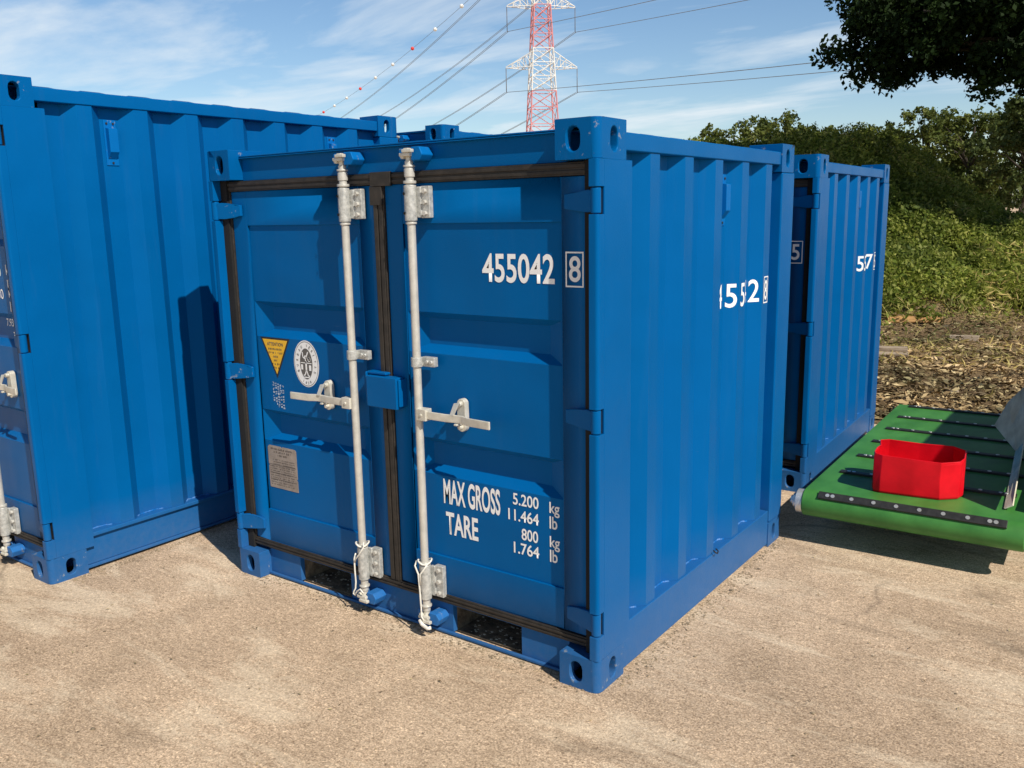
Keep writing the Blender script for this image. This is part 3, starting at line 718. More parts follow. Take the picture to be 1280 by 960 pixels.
for zz in (.538, .500, .470): flat(bm, ((-1.75, zz), (-1.572, zz), (-1.572, zz+.0016), (-1.75, zz+.0016)), pp)
linkmesh('plate_print', bm, 'plate_ink', dp) if False else add_layer(dp, bm, 'plate_ink')

# left container (taller, longer)
left = make_container(dict(W=2.20, D=2.43, H=2.23, loc=(-2.53, -.588, 0), rz=0, flange=True, label='tall blue container at the left edge of the photo with a shadow on its side',
    hinge_z=(.249, 1.110, 1.985), handle_z=.895, xc=-1.100, pockets=((-1.60, -1.26), (-.80, -.46)), troughs=((.622, .785), (1.072, 1.225), (1.525, 1.675)),
    rods=(-1.58, -.43), vents=(1, 6), lockbox=False))
dl, dr = dof(left)
bm = M()
for s_, u_, v_, w_, h_ in (('kg', -.200, 1.385, .045, .060), ('lb', -.200, 1.330, .034, .048), ('5.800', -.37, 1.392, .12, .045), ('kg', -.200, 1.285, .045, .058), ('lb', -.200, 1.235, .034, .046), ('1.250', -.37, 1.290, .12, .045),
                           ('7.936', -.262, 1.160, .085, .036), ('350', -.210, 1.100, .055, .036)):
    fn = pl if v_ > 1.23 else (lambda a_, b_: (a_, .1025, b_))
    if v_ > 1.23 or v_ < 1.07: join(bm, text_bm(s_, u_, v_, w_, h_, pl, .008))
    else: join(bm, text_bm(s_, u_-.07, v_, w_, h_, fn, .008))
linkmesh('weight_lettering', bm, 'white_vinyl', dr)
bm = text_bm('8', -.140, 1.69, .045, .084, pf, .012); rectline(bm, -.157, -.088, 1.672, 1.790, .005, pf); linkmesh('check_digit', bm, 'white_vinyl', dr)

# container behind on the right
right = make_container(dict(W=1.947, D=1.807, H=1.91, loc=(-.115, 2.55, 0), rz=R(1.9), label='small blue container behind on the right beside the green conveyor',
    hinge_z=(.249, .956, 1.660), handle_z=.895, xc=-.983, pockets=((-1.585, -1.262), (-.694, -.366)), troughs=((.648, .790), (1.118, 1.272)),
    rods=(-1.128, -.787), vents=(3,), side_text=(1.148, .340, 1.205, .100, '55017'), check='5', full=False))
d1, d2 = dof(right)
bm = text_bm('5', -.150, 1.338, .045, .088, pf, .012); rectline(bm, -.166, -.088, 1.318, 1.444, .005, pf); linkmesh('check_digit', bm, 'white_vinyl', d2)
# container behind on the left: only its top corner shows
back = make_container(dict(W=2.20, D=2.43, H=2.23, loc=(-2.60, 2.36, 0), rz=R(1.0), label='blue container of which only the top edge and corner show behind the middle one',
    hinge_z=(.249, 1.110, 1.985), handle_z=.895, xc=-1.100, pockets=((-1.60, -1.26), (-.80, -.46)), troughs=((.622, .785), (1.072, 1.225), (1.525, 1.675)),
    rods=(-1.58, -.43), full=False, lockbox=False))

# seal cords on the lower brackets
for xr, lab, k in ((-1.128, 'thin white cord looped on the left lock rod, hanging beside the bracket', 0), (-.787, 'thin white cord tied in a Y on the right lock rod, running down the bracket', 1)):
    bm = M()
    ringp = [(xr+.026*math.cos(a), .016+.028*math.sin(a), .305+.006*math.sin(a*2)) for a in [j*math.pi/8 for j in range(17)]]
    tube(bm, ringp, .0034, 6, False)
    if k == 0:
        tube(bm, [(xr+.026, .0, .312), (xr+.032, -.008, .322), (xr+.034, -.012, .305), (xr+.012, -.018, .270), (xr-.012, -.016, .245), (xr-.026, -.008, .225)], .0034, 6)
        tube(bm, [(xr-.026, .0, .262), (xr-.030, -.006, .24), (xr-.026, -.010, .19), (xr-.024, -.010, .14), (xr-.026, -.012, .112), (xr-.034, -.014, .098), (xr-.038, -.014, .086), (xr-.028, -.014, .082), (xr-.018, -.014, .100), (xr+.004, -.014, .116), (xr+.020, -.012, .100)], .0034, 6)
    else:
        tube(bm, [(xr-.028, .0, .305), (xr-.026, -.014, .290), (xr-.004, -.020, .262), (xr-.002, -.018, .20), (xr+.002, -.018, .12), (xr+.0, -.016, .085), (xr+.012, -.016, .072)], .0036, 6)
        tube(bm, [(xr+.028, .0, .305), (xr+.026, -.014, .292), (xr+.004, -.020, .262), (xr+.003, -.018, .22)], .0036, 6)
        tube(bm, [(xr-.010, -.016, .070), (xr+.004, -.020, .056), (xr+.034, -.020, .046), (xr+.046, -.018, .052)], .0075, 7)
    tag(linkmesh('seal_cord', bm, 'cord_white', None, smooth=True), lab, 'cord', 'white cords tied to the lock rods')

# ------------------------------------------------------------------ conveyor
cv = empty('belt_conveyor', (.118, 1.80, 0), R(1.6)); tag(cv, 'green belt conveyor with black cleats lying low beside the containers', 'conveyor')
Wb, Lb, zc_, rr_ = .945, 2.20, .209, .067
bm = M(); out = []
for k in range(13): a = -math.pi/2 - math.pi*k/12; out.append((rr_*math.cos(a), zc_+rr_*math.sin(a)))
for k in range(13): a = math.pi/2 - math.pi*k/12; out.append((Lb+rr_*math.cos(a), zc_+rr_*math.sin(a)))
nx = 12; ringv = []
for i in range(nx+1):
    x_ = Wb*i/nx; ringv.append([bm.verts.new((x_, a_, b_)) for a_, b_ in out])
for A, B in zip(ringv, ringv[1:]):
    for k in range(len(out)): bm.faces.new((A[k], A[(k+1) % len(out)], B[(k+1) % len(out)], B[k]))
bm.faces.new(ringv[0]); bm.faces.new(ringv[-1]); fix(bm)
linkmesh('belt', bm, 'green_belt', cv, .004, seg=1)
def put_cleat(yl, nb=8, front=False):
    bm = M()
    if front:
        a = R(128); cy, cz = rr_*math.cos(a), zc_+rr_*math.sin(a); th = a-math.pi/2
    else: cy, cz, th = yl, zc_+rr_, 0
    Mx = Matrix.Translation((0, cy, cz)) @ Matrix.Rotation(th, 4, 'X')
    x0, x1 = .075, .075+.80
    vs = box(bm, x0, x1, -.020, .020, -.001, .010); bmesh.ops.transform(bm, matrix=Mx, verts=bm.verts)
    cl = linkmesh('cleat', bm, 'cleat_black', cv, .002)
    for k in range(nb):
        xx = x0+.055 + (x1-x0-.11)*k/(nb-1)
        for q in ((-.012, .012) if k in (0, nb-1) else (0,)):
            bm = M(); cyl(bm, (xx+q, 0, .010), (xx+q, 0, .0125), .0095, 10); bmesh.ops.transform(bm, matrix=Mx, verts=bm.verts); linkmesh('bolt', bm, 'bolt_steel', cl)
put_cleat(0, front=True)
for k in range(6): put_cleat(.36+.358*k)
bm = M(); cyl(bm, (-.034, 0, zc_), (-.001, 0, zc_), .058, 24); cyl(bm, (-.052, 0, zc_), (-.034, 0, zc_), .036, 20); cyl(bm, (-.066, 0, zc_), (-.052, 0, zc_), .020, 16)
linkmesh('roller_end', bm, 'bolt_steel', cv, .003); bm = M(); cyl(bm, (Wb+.001, 0, zc_), (Wb+.022, 0, zc_), .060, 24); linkmesh('roller_end', bm, 'bolt_steel', cv, .003)
bm = M(); box(bm, Wb+.004, Wb+.060, .12, Lb, .150, .345); box(bm, .02, Wb-.02, .2, Lb-.1, .112, .150); linkmesh('side_frame', bm, 'green_paint', cv, .004)
bm = M(); 
for yy in (.7, 1.9): box(bm, .10, .15, yy, yy+.05, 0, .112); box(bm, Wb-.1, Wb-.05, yy, yy+.05, 0, .112)
linkmesh('support_leg', bm, 'green_paint', cv, .003)
# steel skirt and feed hopper (mostly outside the frame on the right)
def sheet(bm, pts, th=.006):
    vs = [Vector(p) for p in pts]; nrm = (vs[1]-vs[0]).cross(vs[2]-vs[0]).normalized()*th
    A = [bm.verts.new(p) for p in vs]; B = [bm.verts.new(p+nrm) for p in vs]; n = len(vs)
    bm.faces.new(A[::-1]); bm.faces.new(B)
    for i in range(n): bm.faces.new((A[i], A[(i+1) % n], B[(i+1) % n], B[i]))
hp = empty('feed_hopper', (.98, 2.6, 0)); tag(hp, 'worn grey steel chute plates of a hopper standing over the conveyor at the right edge', 'hopper')
def HP(*pts): return [(x-.98, y-2.6, z) for x, y, z in pts]
bm = M(); sheet(bm, HP((.958, 1.95, .285), (.878, 3.02, .285), (.915, 3.00, .345), (.990, 1.95, .305))); fix(bm); linkmesh('skirt_strip', bm, 'skirt_steel', hp)
bm = M(); sheet(bm, HP((.880, 3.03, .285), (.752, 3.14, .395), (.800, 3.24, .520), (.900, 3.36, .640), (1.20, 3.40, .640), (1.20, 3.05, .42))); fix(bm); linkmesh('corner_plate', bm, 'skirt_steel', hp)
bm = M(); sheet(bm, HP((1.06, 1.88, .42), (1.10, 3.30, .50), (1.15, 4.20, .60), (1.85, 4.60, 1.78), (1.85, 1.85, 1.78))); fix(bm); linkmesh('hopper_shade_wall', bm, 'green_paint', hp)  # unseen wall, added and shaped to cast shade on the belt
bm = M(); box(bm, 1.22, 1.26, -.70, 1.80, 0.9, 1.75); box(bm, 1.22, 1.30, -.70, -.62, 0, .9); box(bm, 1.22, 1.30, 1.7, 1.78, 0, .9); linkmesh('hopper_frame', bm, 'green_paint', hp, .003)
# green hopper brackets
bm = M(); tube(bm, [(.20, .86, .62), (.10, 1.02, .60), (.06, 1.2, .52)], .016, 8); box(bm, .02, .09, -.30, -.22, .30, .44); linkmesh('frame_bracket', bm, 'green_paint', hp)

# red collar: open flexible box resting on the belt
BT = zc_+rr_+.001
rc_ = empty('red_tub', (.580, 2.09, BT), R(7)); tag(rc_, 'open bright red plastic tub with crumpled sides standing on the green belt', 'tub')
base = [(-.205, -.115), (-.196, -.150), (-.165, -.164), (-.02, -.168), (.095, -.166), (.172, -.112), (.190, -.06), (.190, .075), (.130, .138), (-.02, .146), (-.165, .142), (-.205, .125), (-.196, .060), (-.205, -.02)]
lp = base; bm = M(); rings = []
for k, (z_, s_) in enumerate(((0, .975), (.010, 1.0), (.10, 1.0), (.172, .995), (.186, .990))):
    rings.append([bm.verts.new((x_*s_ + (.004*math.sin(j*2.3+k) if k in (2, 3) else 0), y_*s_, z_ + (k >= 3)*(.006*math.sin(j*.9+1.0) + .012*(x_ < -.15)*(y_ > .1)))) for j, (x_, y_) in enumerate(lp)])
n = len(lp)
for A, B in zip(rings, rings[1:]):
    for i in range(n): bm.faces.new((A[i], A[(i+1) % n], B[(i+1) % n], B[i]))
fix(bm)
o = linkmesh('side_wall', bm, 'red_plastic', rc_)
md = o.modifiers.new('solid', 'SOLIDIFY'); md.thickness = .006; md.offset = -1
md = o.modifiers.new('bev', 'BEVEL'); md.width = .004; md.segments = 3; md.limit_method = 'ANGLE'; md.angle_limit = R(12)
bm = M(); flat(bm, [(x_*.95, y_*.95) for x_, y_ in lp], lambda a_, b_: (a_, b_, .004)); linkmesh('tub_floor', bm, 'red_plastic', rc_)

# ------------------------------------------------------------------ ground and terrain
def sst(a, b_, x): 
    t_ = np.clip((x-a)/(b_-a), 0, 1); return t_*t_*(3-2*t_)
bm = M(); 
for (x0, x1, y0, y1) in ((-3000, 3000, -3000, 3000),):
    bm.faces.new([bm.verts.new(q) for q in ((x0, y0, 0), (x1, y0, 0), (x1, y1, 0), (x0, y1, 0))])
# keep precision near the camera: finer quads around the origin
yard = linkmesh('concrete_yard', bm, 'concrete'); tag(yard, kind='structure')
_fr = np.random.default_rng(5); FR = [( _fr.uniform(.15, 2.2)*(1 if i % 2 else .6), _fr.uniform(0, 6.28), _fr.uniform(0, 6.28)) for i in range(14)]
def wob(x, y, amp=1, k=1):
    s = 0
    for fq, th, ph in FR: s = s + np.sin((x*math.cos(th)+y*math.sin(th))*fq*2.2*k+ph)/(1+fq*1.5)
    return s*amp/4
def hgt(x, y):
    yb = 8.6 + .25*(x+2); yc = 16.2
    across = sst(0, 1, (y-yb)/(yc-yb))*.5 + .5*np.clip((y-yb)/(yc-yb), 0, 1)
    back = 1-sst(19, 28, y)
    al = sst(-9.4, -7.3, x) * (1-.62*sst(-3.7, -.5, x)-.36*sst(-.6, 3.4, x))
    h = 2.78*across*back*al
    h = h + .05*sst(4.7, 6.5, y) + (.03+.17*np.clip(h, 0, 1))*wob(x, y) + .03*wob(x*2.6, y*2.6)*sst(4.8, 5.5, y)
    edge = sst(4.55, 4.9, y)
    return np.where(y < 34, h*edge*(1-sst(28, 34, y)) + .005, .005)
gx = np.concatenate([np.arange(-16, 10.01, .16)]); gy = np.concatenate([np.arange(4.5, 14, .12), np.arange(14, 35, .3)])
X_, Y_ = np.meshgrid(gx, gy); Z_ = hgt(X_, Y_)
V = np.stack([X_.ravel(), Y_.ravel(), Z_.ravel()], 1).tolist(); nxg = len(gx)
Fc = [(j*nxg+i, j*nxg+i+1, (j+1)*nxg+i+1, (j+1)*nxg+i) for j in range(len(gy)-1) for i in range(nxg-1)]
me = bpy.data.meshes.new('earth_mound'); me.from_pydata(V, [], Fc); me.materials.append(MAT['dirt'])
for p in me.polygons: p.use_smooth = True
o = bpy.data.objects.new('earth_mound', me); C.objects.link(o); tag(o, kind='structure')

def leaf_mesh(name, pos, size, mat, parent=None, aspect=.5, nrm=None, flatten=0.0):
    """pos (n,3), size (n,), each a bent 2-triangle leaf"""
    n = len(pos)
    d = rng.normal(size=(n, 3)); d[:, 2] *= (1-flatten); d /= np.linalg.norm(d, axis=1)[:, None]
    q = rng.normal(size=(n, 3))
    if nrm is not None: q = q*.7 + nrm
    s = np.cross(d, q); s /= (np.linalg.norm(s, axis=1)[:, None]+1e-9); nn_ = np.cross(s, d)
    sz = size[:, None]
    a = pos - d*sz*.5; b_ = pos + s*sz*aspect*.5 + nn_*sz*.08; c_ = pos + d*sz*.5; e = pos - s*sz*aspect*.5 + nn_*sz*.08
    V = np.stack([a, b_, c_, e], 1).reshape(-1, 3)
    me = bpy.data.meshes.new(name); me.vertices.add(4*n); me.vertices.foreach_set('co', V.ravel())
    me.loops.add(4*n); me.loops.foreach_set('vertex_index', np.arange(4*n, dtype=np.int32))
    me.polygons.add(n); me.polygons.foreach_set('loop_start', np.arange(0, 4*n, 4, dtype=np.int32)); me.polygons.foreach_set('loop_total', np.full(n, 4, dtype=np.int32))
    me.update(calc_edges=True); me.validate()
    me.materials.append(MAT[mat])
    o = bpy.data.objects.new(name, me); C.objects.link(o)
    if parent is not None: o.parent = parent
    return o
# undergrowth on the mound
n = 260000
x = rng.uniform(-9.5, 5, n); y = rng.uniform(8.2, 19.5, n); h = hgt(x, y)
cl = wob(x*1.3+9, y*1.3, 1); keep = (h > .16 + .30*(rng.random(n)) + .12*cl) | ((h > .06) & (rng.random(n) < .10) & (x < -1.0))
x, y, h = x[keep], y[keep], h[keep]; cl = cl[keep]
z = h + rng.random(len(x))**1.5*(.20+.34*np.clip(cl, -.4, 1.6))
tag(leaf_mesh('undergrowth', np.stack([x, y, z], 1), rng.uniform(.035, .095, len(x)), 'leaf_weed', aspect=.55, nrm=np.array([.2, -.4, .9])), kind='stuff')
# upper tufts (coarser) on crest
n = 26000; x = rng.uniform(-9, 4, n); y = rng.uniform(13, 19, n); h = hgt(x, y); k = h > 1.0
x, y, h = x[k], y[k], h[k]; cl = np.clip(wob(x*2, y*2+4), 0, 2)
tag(leaf_mesh('undergrowth', np.stack([x, y, h+rng.random(len(x))*(.08+.30*cl)], 1), rng.uniform(.05, .12, len(x)), 'leaf_weed', aspect=.4), kind='stuff')
# taller weed tussocks
P_ = []
for _ in range(520):
    cx, cy = rng.uniform(-7.2, 3.5), rng.uniform(8.8, 17.5); hh_ = float(hgt(np.array(cx), np.array(cy)))
    if hh_ < .15: continue
    k = int(rng.uniform(60, 190)); ra_ = rng.uniform(.10, .30); tall = rng.uniform(.14, .46)
    a_ = rng.normal(size=(k, 2))*ra_*.6; zz = rng.random(k)**.8*tall*(1-np.clip(np.hypot(a_[:, 0], a_[:, 1])/(ra_*2), 0, .8))
    P_.append(np.stack([cx+a_[:, 0], cy+a_[:, 1], hh_+.05+zz], 1))
P_ = np.concatenate(P_)
tag(leaf_mesh('undergrowth', P_, rng.uniform(.04, .11, len(P_)), 'leaf_tall', aspect=.42), kind='stuff')
n = 30000; x = rng.uniform(-7, 4.5, n); y = rng.uniform(8.6, 17, n); h = hgt(x, y); k = (wob(x*1.6-4, y*1.6) > .22) & (h > .12)
x, y, h = x[k], y[k], h[k]
tag(leaf_mesh('dry_grass', np.stack([x, y, h+.06+rng.random(len(x))*.26], 1), rng.uniform(.06, .20, len(x)), 'straw', aspect=.10), kind='stuff')
# dry straw and grass at the foot
n = 26000; x = rng.uniform(-5, 5, n); y = rng.uniform(5.6, 11.5, n); h = hgt(x, y)
pr_ = np.clip(.25+.5*wob(x*1.1, y*1.1+3) + .35*sst(-1.6, 1, x) - .5*(y < 7), 0, 1); k = rng.random(n) < pr_
x, y, h = x[k], y[k], h[k]
tag(leaf_mesh('dry_grass', np.stack([x, y, h+rng.random(len(x))*.07], 1), rng.uniform(.05, .14, len(x)), 'straw', aspect=.14), kind='stuff')
# wood chips and bark mulch
n = 52000; x = rng.uniform(-4.5, 5, n); y = 4.62+(rng.random(n)**1.3)*6.2; h = hgt(x, y)
k = rng.random(n) < np.clip(1.15-(y-5)*.16, .12, 1); x, y, h = x[k], y[k], h[k]
tag(leaf_mesh('wood_chips', np.stack([x, y, h+.004+rng.random(len(x))**2*.05], 1), rng.uniform(.02, .10, len(x))*(1+.6*(rng.random(len(x))<.05)), 'chips', aspect=.34, nrm=np.array([0, 0, 1.3]), flatten=.75), kind='stuff')
# pebbles and crumbs on the concrete
bm = M()
for _ in range(700):
    a = random.uniform(-2.4, 2.4); b_ = random.uniform(-2.0, 4.3)
    if -2.0 < a < .02 and -.03 < b_ < 4.4: continue
    s_ = random.uniform(.0012, .0045)*(2.2 if random.random() < .08 else 1)
    vs = bmesh.ops.create_icosphere(bm, subdivisions=1, radius=s_, matrix=Matrix.Translation((a, b_, s_*.4)) @ Matrix.Diagonal((1.3, 1, .6, 1)))
for _ in range(1500):
    k_ = random.random(); e_ = abs(random.gauss(0, .035))
    if k_ < .35: a, b_ = .004+e_, random.uniform(.1, 1.8)
    elif k_ < .75: a, b_ = random.uniform(-1.9, -.05), -.0+.045-e_
    else: a, b_ = -2.52+e_, random.uniform(-.5, .8)
    s_ = random.uniform(.001, .0042)
    bmesh.ops.create_icosphere(bm, subdivisions=1, radius=s_, matrix=Matrix.Translation((a, b_, s_*.4)) @ Matrix.Rotation(random.random()*3, 4, 'Z') @ Matrix.Diagonal((random.uniform(1, 2.4), 1, .55, 1)))
tag(linkmesh('grit', bm, 'grit'), kind='stuff')

# straw and leaf crumbs blown over the concrete
n = 500; x = rng.uniform(-2.5, 2.3, n); y = rng.uniform(-2.0, 2.4, n); k = ~((x > -2.0) & (x < .03) & (y > -.05)); x, y = x[k], y[k]
tag(leaf_mesh('leaf_litter', np.stack([x, y, np.full(len(x), .005)], 1), rng.uniform(.005, .022, len(x)), 'chips', aspect=.3, nrm=np.array([0, 0, 3.]), flatten=.95), kind='stuff')
# loose wood pieces
def wood(name, px, sz, rz, mat, label, cat, ry=0, group=None):
    z0 = float(hgt(np.array(px[0]), np.array(px[1])))
    bm = M(); a, b_, c_ = sz; vs = box(bm, -a/2, a/2, -b_/2, b_/2, 0, c_)
    for v_ in vs: v_.co += Vector((random.uniform(-.02, .02)*a, random.uniform(-.1, .1)*b_, random.uniform(-.1, .1)*c_))
    bmesh.ops.subdivide_edges(bm, edges=bm.edges[:], cuts=2, use_grid_fill=True)
    for v_ in bm.verts: v_.co += Vector([random.uniform(-.004, .004) for _ in range(3)])
    o = linkmesh(name, bm, mat, None, .003); o.location = (px[0], px[1], z0); o.rotation_euler = (0, ry, rz); tag(o, label, cat, group); return o
def gp(px, py, zz=0.0):
    d = f + r2*((px-640)/FPX) - u2*((py-480)/FPX); k = (zz-CAM.z)/d.z; q = CAM + d*k; return q.x, q.y
q = gp(1141, 412, .06); wood('plank', q, (.66, .16, .07), R(24), 'wood_orange', 'short orange-brown plank lying in the dirt below the weeds', 'plank')
q = gp(1100, 446, .05); wood('plank', q, (.55, .16, .045), R(12), 'wood_weathered', 'grey plank sticking out from behind the right container, lower of two', 'plank', group='grey planks behind the right container')
q = gp(1100, 441, .08); o = wood('plank', (q[0]-.01, q[1]+.02), (.55, .15, .04), R(13), 'wood_weathered', 'pale grey plank lying on top of another behind the right container', 'plank', group='grey planks behind the right container'); o.location.z += .05
q = gp(1205, 430, .05); wood('log', q, (.30, .09, .06), R(5), 'wood_weathered', 'short broken piece of pale wood on the mulch, upper right', 'wood')
q = gp(1183, 451, .05); wood('stick', q, (.36, .025, .02), R(-35), 'wood_weathered', 'thin pale stick lying across the mulch', 'stick')
q = gp(1187, 487, .05); wood('bark_piece', q, (.16, .07, .02), R(-50), 'wood_weathered', 'pale curled bark piece nearest the far end of the conveyor', 'wood')

# ------------------------------------------------------------------ trees
def tree(name, loc, height, rad, zlo, label, mat, nl, leaf, group=None, lobes=26, seed=1, trunk_r=None, extra=()):
    rr = np.random.default_rng(seed); root = empty(name, loc); tag(root, label, 'tree', group)
    tr = trunk_r or height*.025; cz = (zlo+height)/2; rz_ = (height-zlo)/2
    cs = []
    for i in range(lobes):
        d = rr.normal(size=3); d /= np.linalg.norm(d); q = rr.uniform(.45, .88)
        cs.append((d[0]*rad*q, d[1]*rad*q, cz+d[2]*rz_*q, rr.uniform(.20, .36)*min(rad, rz_*1.2)))
    cs += list(extra); lobes = len(cs)
    bm = M()
    tube(bm, [(0, 0, -.1), (.03*height*.1, 0, zlo*.5), (0, .02*height, zlo+rz_*.4), (.02*height, 0, cz+rz_*.5)], [tr*1.25, tr, tr*.7, tr*.2], 10); linkmesh('trunk', bm, 'bark', root, smooth=True)
    bm = M()
    for i, (a, b_, c_, s_) in enumerate(cs):
        z0 = max(zlo*.6, min(c_-.2*height*.5, cz)); 
        tube(bm, [(0, 0, z0*.85), (a*.4, b_*.4, z0*.85+(c_-z0*.85)*.6), (a, b_, c_)], [tr*.35, tr*.2, tr*.06], 6)
    linkmesh('limbs', bm, 'bark', root, smooth=True)
    P_ = []; k = nl//lobes
    for a, b_, c_, s_ in cs:
        # sub-clusters for ragged edges
        m_ = 12; sd = rr.normal(size=(m_, 3)); sd /= np.linalg.norm(sd, axis=1)[:, None]; sc = np.array([a, b_, c_])+sd*s_*rr.uniform(.55, 1.1, (m_, 1))*np.array([1, 1, .8])
        idx = rr.integers(0, m_, k); dd = rr.normal(size=(k, 3)); dd /= np.linalg.norm(dd, axis=1)[:, None]
        P_.append(sc[idx]+dd*s_*.42*rr.uniform(.2, 1.0, (k, 1)))
    P_ = np.concatenate(P_)
    leaf_mesh('crown', P_, rr.uniform(leaf*.7, leaf*1.3, len(P_)), mat, root, aspect=.62)
    return root
def far_at(px, dist):
    d = f + r2*((px-640)/FPX); d.z = 0; d.normalize(); return (CAM.x+d.x*dist, CAM.y+d.y*dist, 0)
specs = [(893, 44, 5.9, 1.9, 'leaf_far', 'yellow-green tree leftmost behind the mound, touching the container roof line'),
         (932, 47, 6.6, 2.1, 'leaf_far', 'rounded yellow-green tree second from the left behind the mound'),
         (966, 43, 6.5, 2.0, 'leaf_far', 'tallest of the three yellow-green trees at the left end of the mound'),
         (1050, 46, 6.0, 1.7, 'leaf_far_dark', 'low olive treetop just showing over the middle of the mound crest'),
         (1093, 50, 6.2, 2.0, 'leaf_far_dark', 'wide dull green treetop over the mound, right of the middle'),
         (1138, 46, 6.2, 2.3, 'leaf_far', 'pale sunlit tree behind the mound under the hanging oak branches'),
         (1190, 44, 6.1, 2.3, 'leaf_far', 'round green tree behind the right shoulder of the mound'),
         (1258, 40, 6.0, 2.0, 'leaf_far_dark', 'loose darker tree with sky showing through at the right edge'),
         (1290, 36, 6.6, 2.0, 'leaf_far_dark', 'dark tree cut off by the right edge of the photo'),
         (1225, 60, 4.2, 2.6, 'leaf_far_dark', 'low distant tree in the gap between the last two trees')]
for i, (px, di, h_, ra, mt, lab) in enumerate(specs):
    tree('broadleaf_tree', far_at(px, di), h_-(.35 if px < 1000 else 0), ra*1.05, h_*.22, lab, mt, 9000, .17, 'trees behind the mound', 22, 20+i)
# big shading tree on the right: spreading crown with boughs hanging low towards the yard
def ray_at(px, py_, di):
    d = f + r2*((px-640)/FPX) - u2*((py_-480)/FPX); hz_ = math.hypot(d.x, d.y); return CAM + d*(di/hz_)
OX, OY = 5.9, 16.0
ex = []
for px, yb, di in ((1040, 20, 14.6), (1046, 96, 14.0), (1052, -15, 15), (1046, 70, 14.2), (1062, 40, 15), (1078, 88, 13.6), (1070, 8, 16), (1108, 92, 14.5), (1100, 50, 13.2), (1140, 96, 15.5), (1135, 45, 14), (1170, 84, 13.6), (1176, 40, 16), (1205, 96, 14.4),
                   (1226, 110, 13.8), (1215, 60, 15.5), (1245, 70, 13.2), (1262, 98, 15), (1280, 80, 14), (1300, 100, 16), (1330, 90, 15), (1370, 80, 14), (1120, 0, 14.6), (1160, 0, 14), (1210, 10, 13.2), (1260, 20, 14.4), (1060, -40, 15), (1310, 30, 16), (1110, -50, 15), (1180, -50, 15), (1250, -40, 14)):
    di += 2.4; p_ = ray_at(px+54, yb-36, di); ex.append((p_.x-OX, p_.y-OY, p_.z, .53+.22*((px*7) % 3)/2))
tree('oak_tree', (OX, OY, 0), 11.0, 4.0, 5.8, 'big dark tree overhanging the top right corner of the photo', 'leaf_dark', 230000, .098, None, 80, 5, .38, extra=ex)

# ------------------------------------------------------------------ pylon
PB = Vector((-82.218, 122.145, 0)); ax = Vector((math.sin(R(46)), math.cos(R(46)), 0)); bx = Vector((-ax.y, ax.x, 0))
py = empty('electricity_pylon', PB); tag(py, 'red and white lattice electricity pylon standing far behind the containers', 'pylon')
def halfw(z_): return 3.9-(3.9-1.55)*min(z_, 36)/36 if z_ < 36 else 1.55
def bar(bm, a, b_, r_=.07): tube(bm, [a, b_], r_, 4, False)
def PP(sx, sy, z_): w_ = halfw(z_)*.78; return ax*(sx*w_)+bx*(sy*w_)+Vector((0, 0, z_))
levels = [0, 5, 9.5, 12.8, 15.8, 18.5, 21.0, 23.3, 25.4, 27.6, 29.8, 32.0, 34.2, 36.4, 38.6, 40.8, 43, 45]
def colour_at(z_):
    zs_ = [0, 6, 13, 21.0, 28.2, 33.6, 39.5, 50]; 
    k = sum(z_ >= q for q in zs_); return 'pylon_red' if k % 2 == 1 else 'pylon_white'
secs = {}
for z0, z1 in zip(levels, levels[1:]):
    zm = (z0+z1)/2
    col = 'pylon_red' if (zm < 13 and zm > 6) or (13 <= zm < 21.6) or 27.9 < zm < 33.3 or zm > 40 else 'pylon_white'
    if 6 < zm < 13: col = 'pylon_white'
    bm = secs.setdefault(col + str(int(zm < 22)) + str(int(zm < 33.3)), (col, M()))[1]
    cs_ = [(-1, -1), (1, -1), (1, 1), (-1, 1)]
    for i in range(4):
        a, b_ = cs_[i], cs_[(i+1) % 4]
        bar(bm, PP(*a, z0), PP(*a, z1), .11)
        bar(bm, PP(*a, z0), PP(*b_, z1)); bar(bm, PP(*b_, z0), PP(*a, z1)); bar(bm, PP(*a, z1), PP(*b_, z1))
for col, bm in secs.values(): linkmesh('lattice_section', bm, col, py)
tips = {}
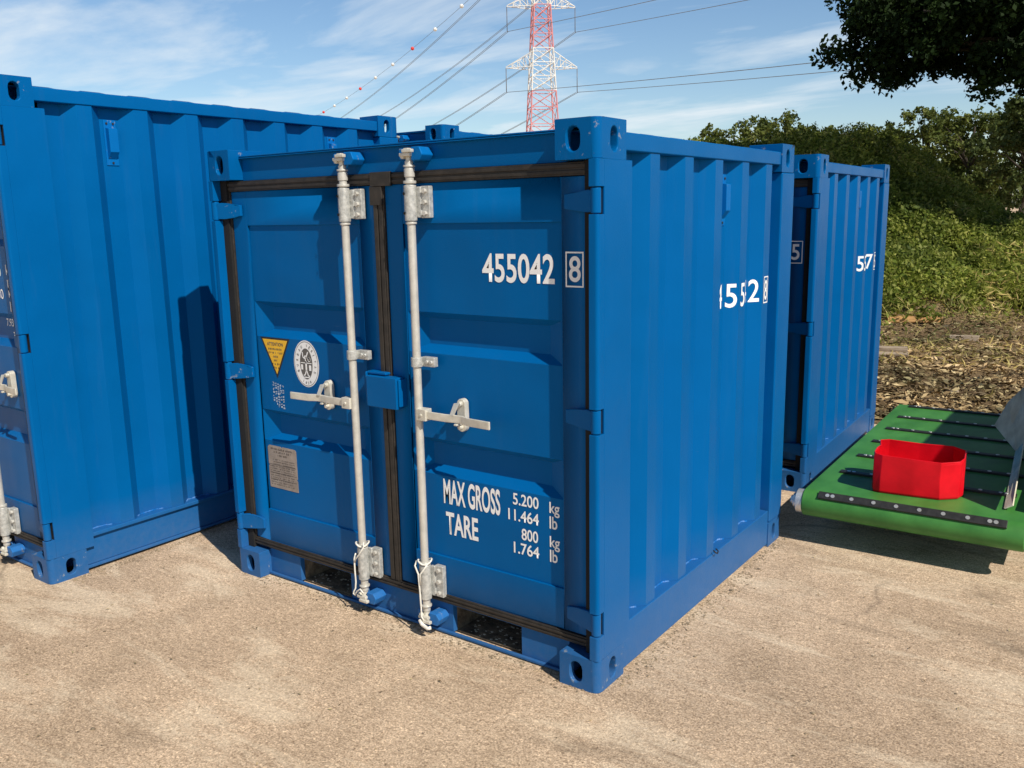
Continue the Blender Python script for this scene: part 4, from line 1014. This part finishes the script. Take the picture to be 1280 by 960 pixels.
for nm, za, half, zt_ in (('low', 24.7, 5.85, 2.3), ('mid', 34.0, 5.55, 2.2), ('top', 43.2, 5.0, 1.7)):
    for s_ in (-1, 1):
        bm = M(); tip = ax*(s_*half)+Vector((0, 0, za)); w_ = halfw(za)*.78
        for sy in (-1, 1):
            b0 = ax*(s_*w_)+bx*(sy*w_)+Vector((0, 0, za)); b1 = b0+Vector((0, 0, zt_))
            bar(bm, b0, tip, .075); bar(bm, b1, tip+Vector((0, 0, .15)), .075)
            for k in range(1, 4):
                q = k/4; p0 = b0.lerp(tip, q); p1_ = b1.lerp(tip, q); bar(bm, p0, p1_, .05); bar(bm, b0.lerp(tip, q-.25), p1_, .05)
        for k in range(1, 4): q = k/4; bar(bm, (ax*(s_*w_)+bx*w_+Vector((0, 0, za))).lerp(tip, q), (ax*(s_*w_)-bx*w_+Vector((0, 0, za))).lerp(tip, q), .05)
        linkmesh('crossarm', bm, 'pylon_white', py)
        bm = M(); dn = 3.75; cyl(bm, tip, tip-Vector((0, 0, dn)), .06, 6); linkmesh('insulator', bm, 'insulator', py)
        tips[(nm, s_)] = PB+tip-Vector((0, 0, dn))
tips['peak'] = PB+Vector((0, 0, 45))
def wire(S, az, Ln, sag, dz, label, rad=.04, balls=None, w2=0):
    bm = M(); dv_ = Vector((math.sin(R(az)), math.cos(R(az)), 0)); pts = []
    def at(t_): return S+dv_*(Ln*t_)+Vector((0, 0, dz*t_-4*sag*t_*(1-t_)))
    for off in ((0,) if not w2 else (-w2, w2)):
        o_ = Vector((dv_.y, -dv_.x, 0))*off
        tube(bm, [at(k/70)+o_ for k in range(71)], rad, 5)
    o = linkmesh('power_line', bm, 'wire_dark'); tag(o, label, 'power line', 'power lines on the pylon')
    if balls:
        for k, t_ in enumerate(balls):
            bm = M(); bmesh.ops.create_icosphere(bm, subdivisions=2, radius=.42, matrix=Matrix.Translation(at(t_)))
            linkmesh('marker_ball', bm, 'ball_red' if k % 3 == 2 else 'pylon_white', o, smooth=True)
for (nm, s_), lab in ((('low', -1), 'lower power line running down left from the left arm'), (('low', 1), 'lower power line running left behind the pylon from the right arm'),
                      (('mid', -1), 'middle power line running down left from the left arm'), (('mid', 1), 'middle power line crossing behind the pylon to the left'),
                      (('top', -1), 'highest conductor sloping down to the left of the pylon'), (('top', 1), 'faint upper conductor sloping left behind the pylon')):
    wire(tips[(nm, s_)], -60, 350, 12, 0, lab, w2=.16)
for (nm, s_), lab in ((('low', -1), 'upper of the two nearly level power lines right of the pylon'), (('low', 1), 'lowest power line going right to the dark tree'),
                      (('mid', -1), 'steep power line going up right from the left arm'), (('mid', 1), 'power line going up right from the right middle arm'),
                      (('top', -1), 'power line leaving the picture right of the pylon top, left arm'), (('top', 1), 'power line leaving the picture right of the pylon top, right arm')):
    wire(tips[(nm, s_)], 116, 350, 4, -15, lab)
wire(tips['peak'], -60, 350, 10, 0, 'thin earth wire with red and white marker balls far left of the pylon', .035, balls=[.10+.045*k for k in range(18)])
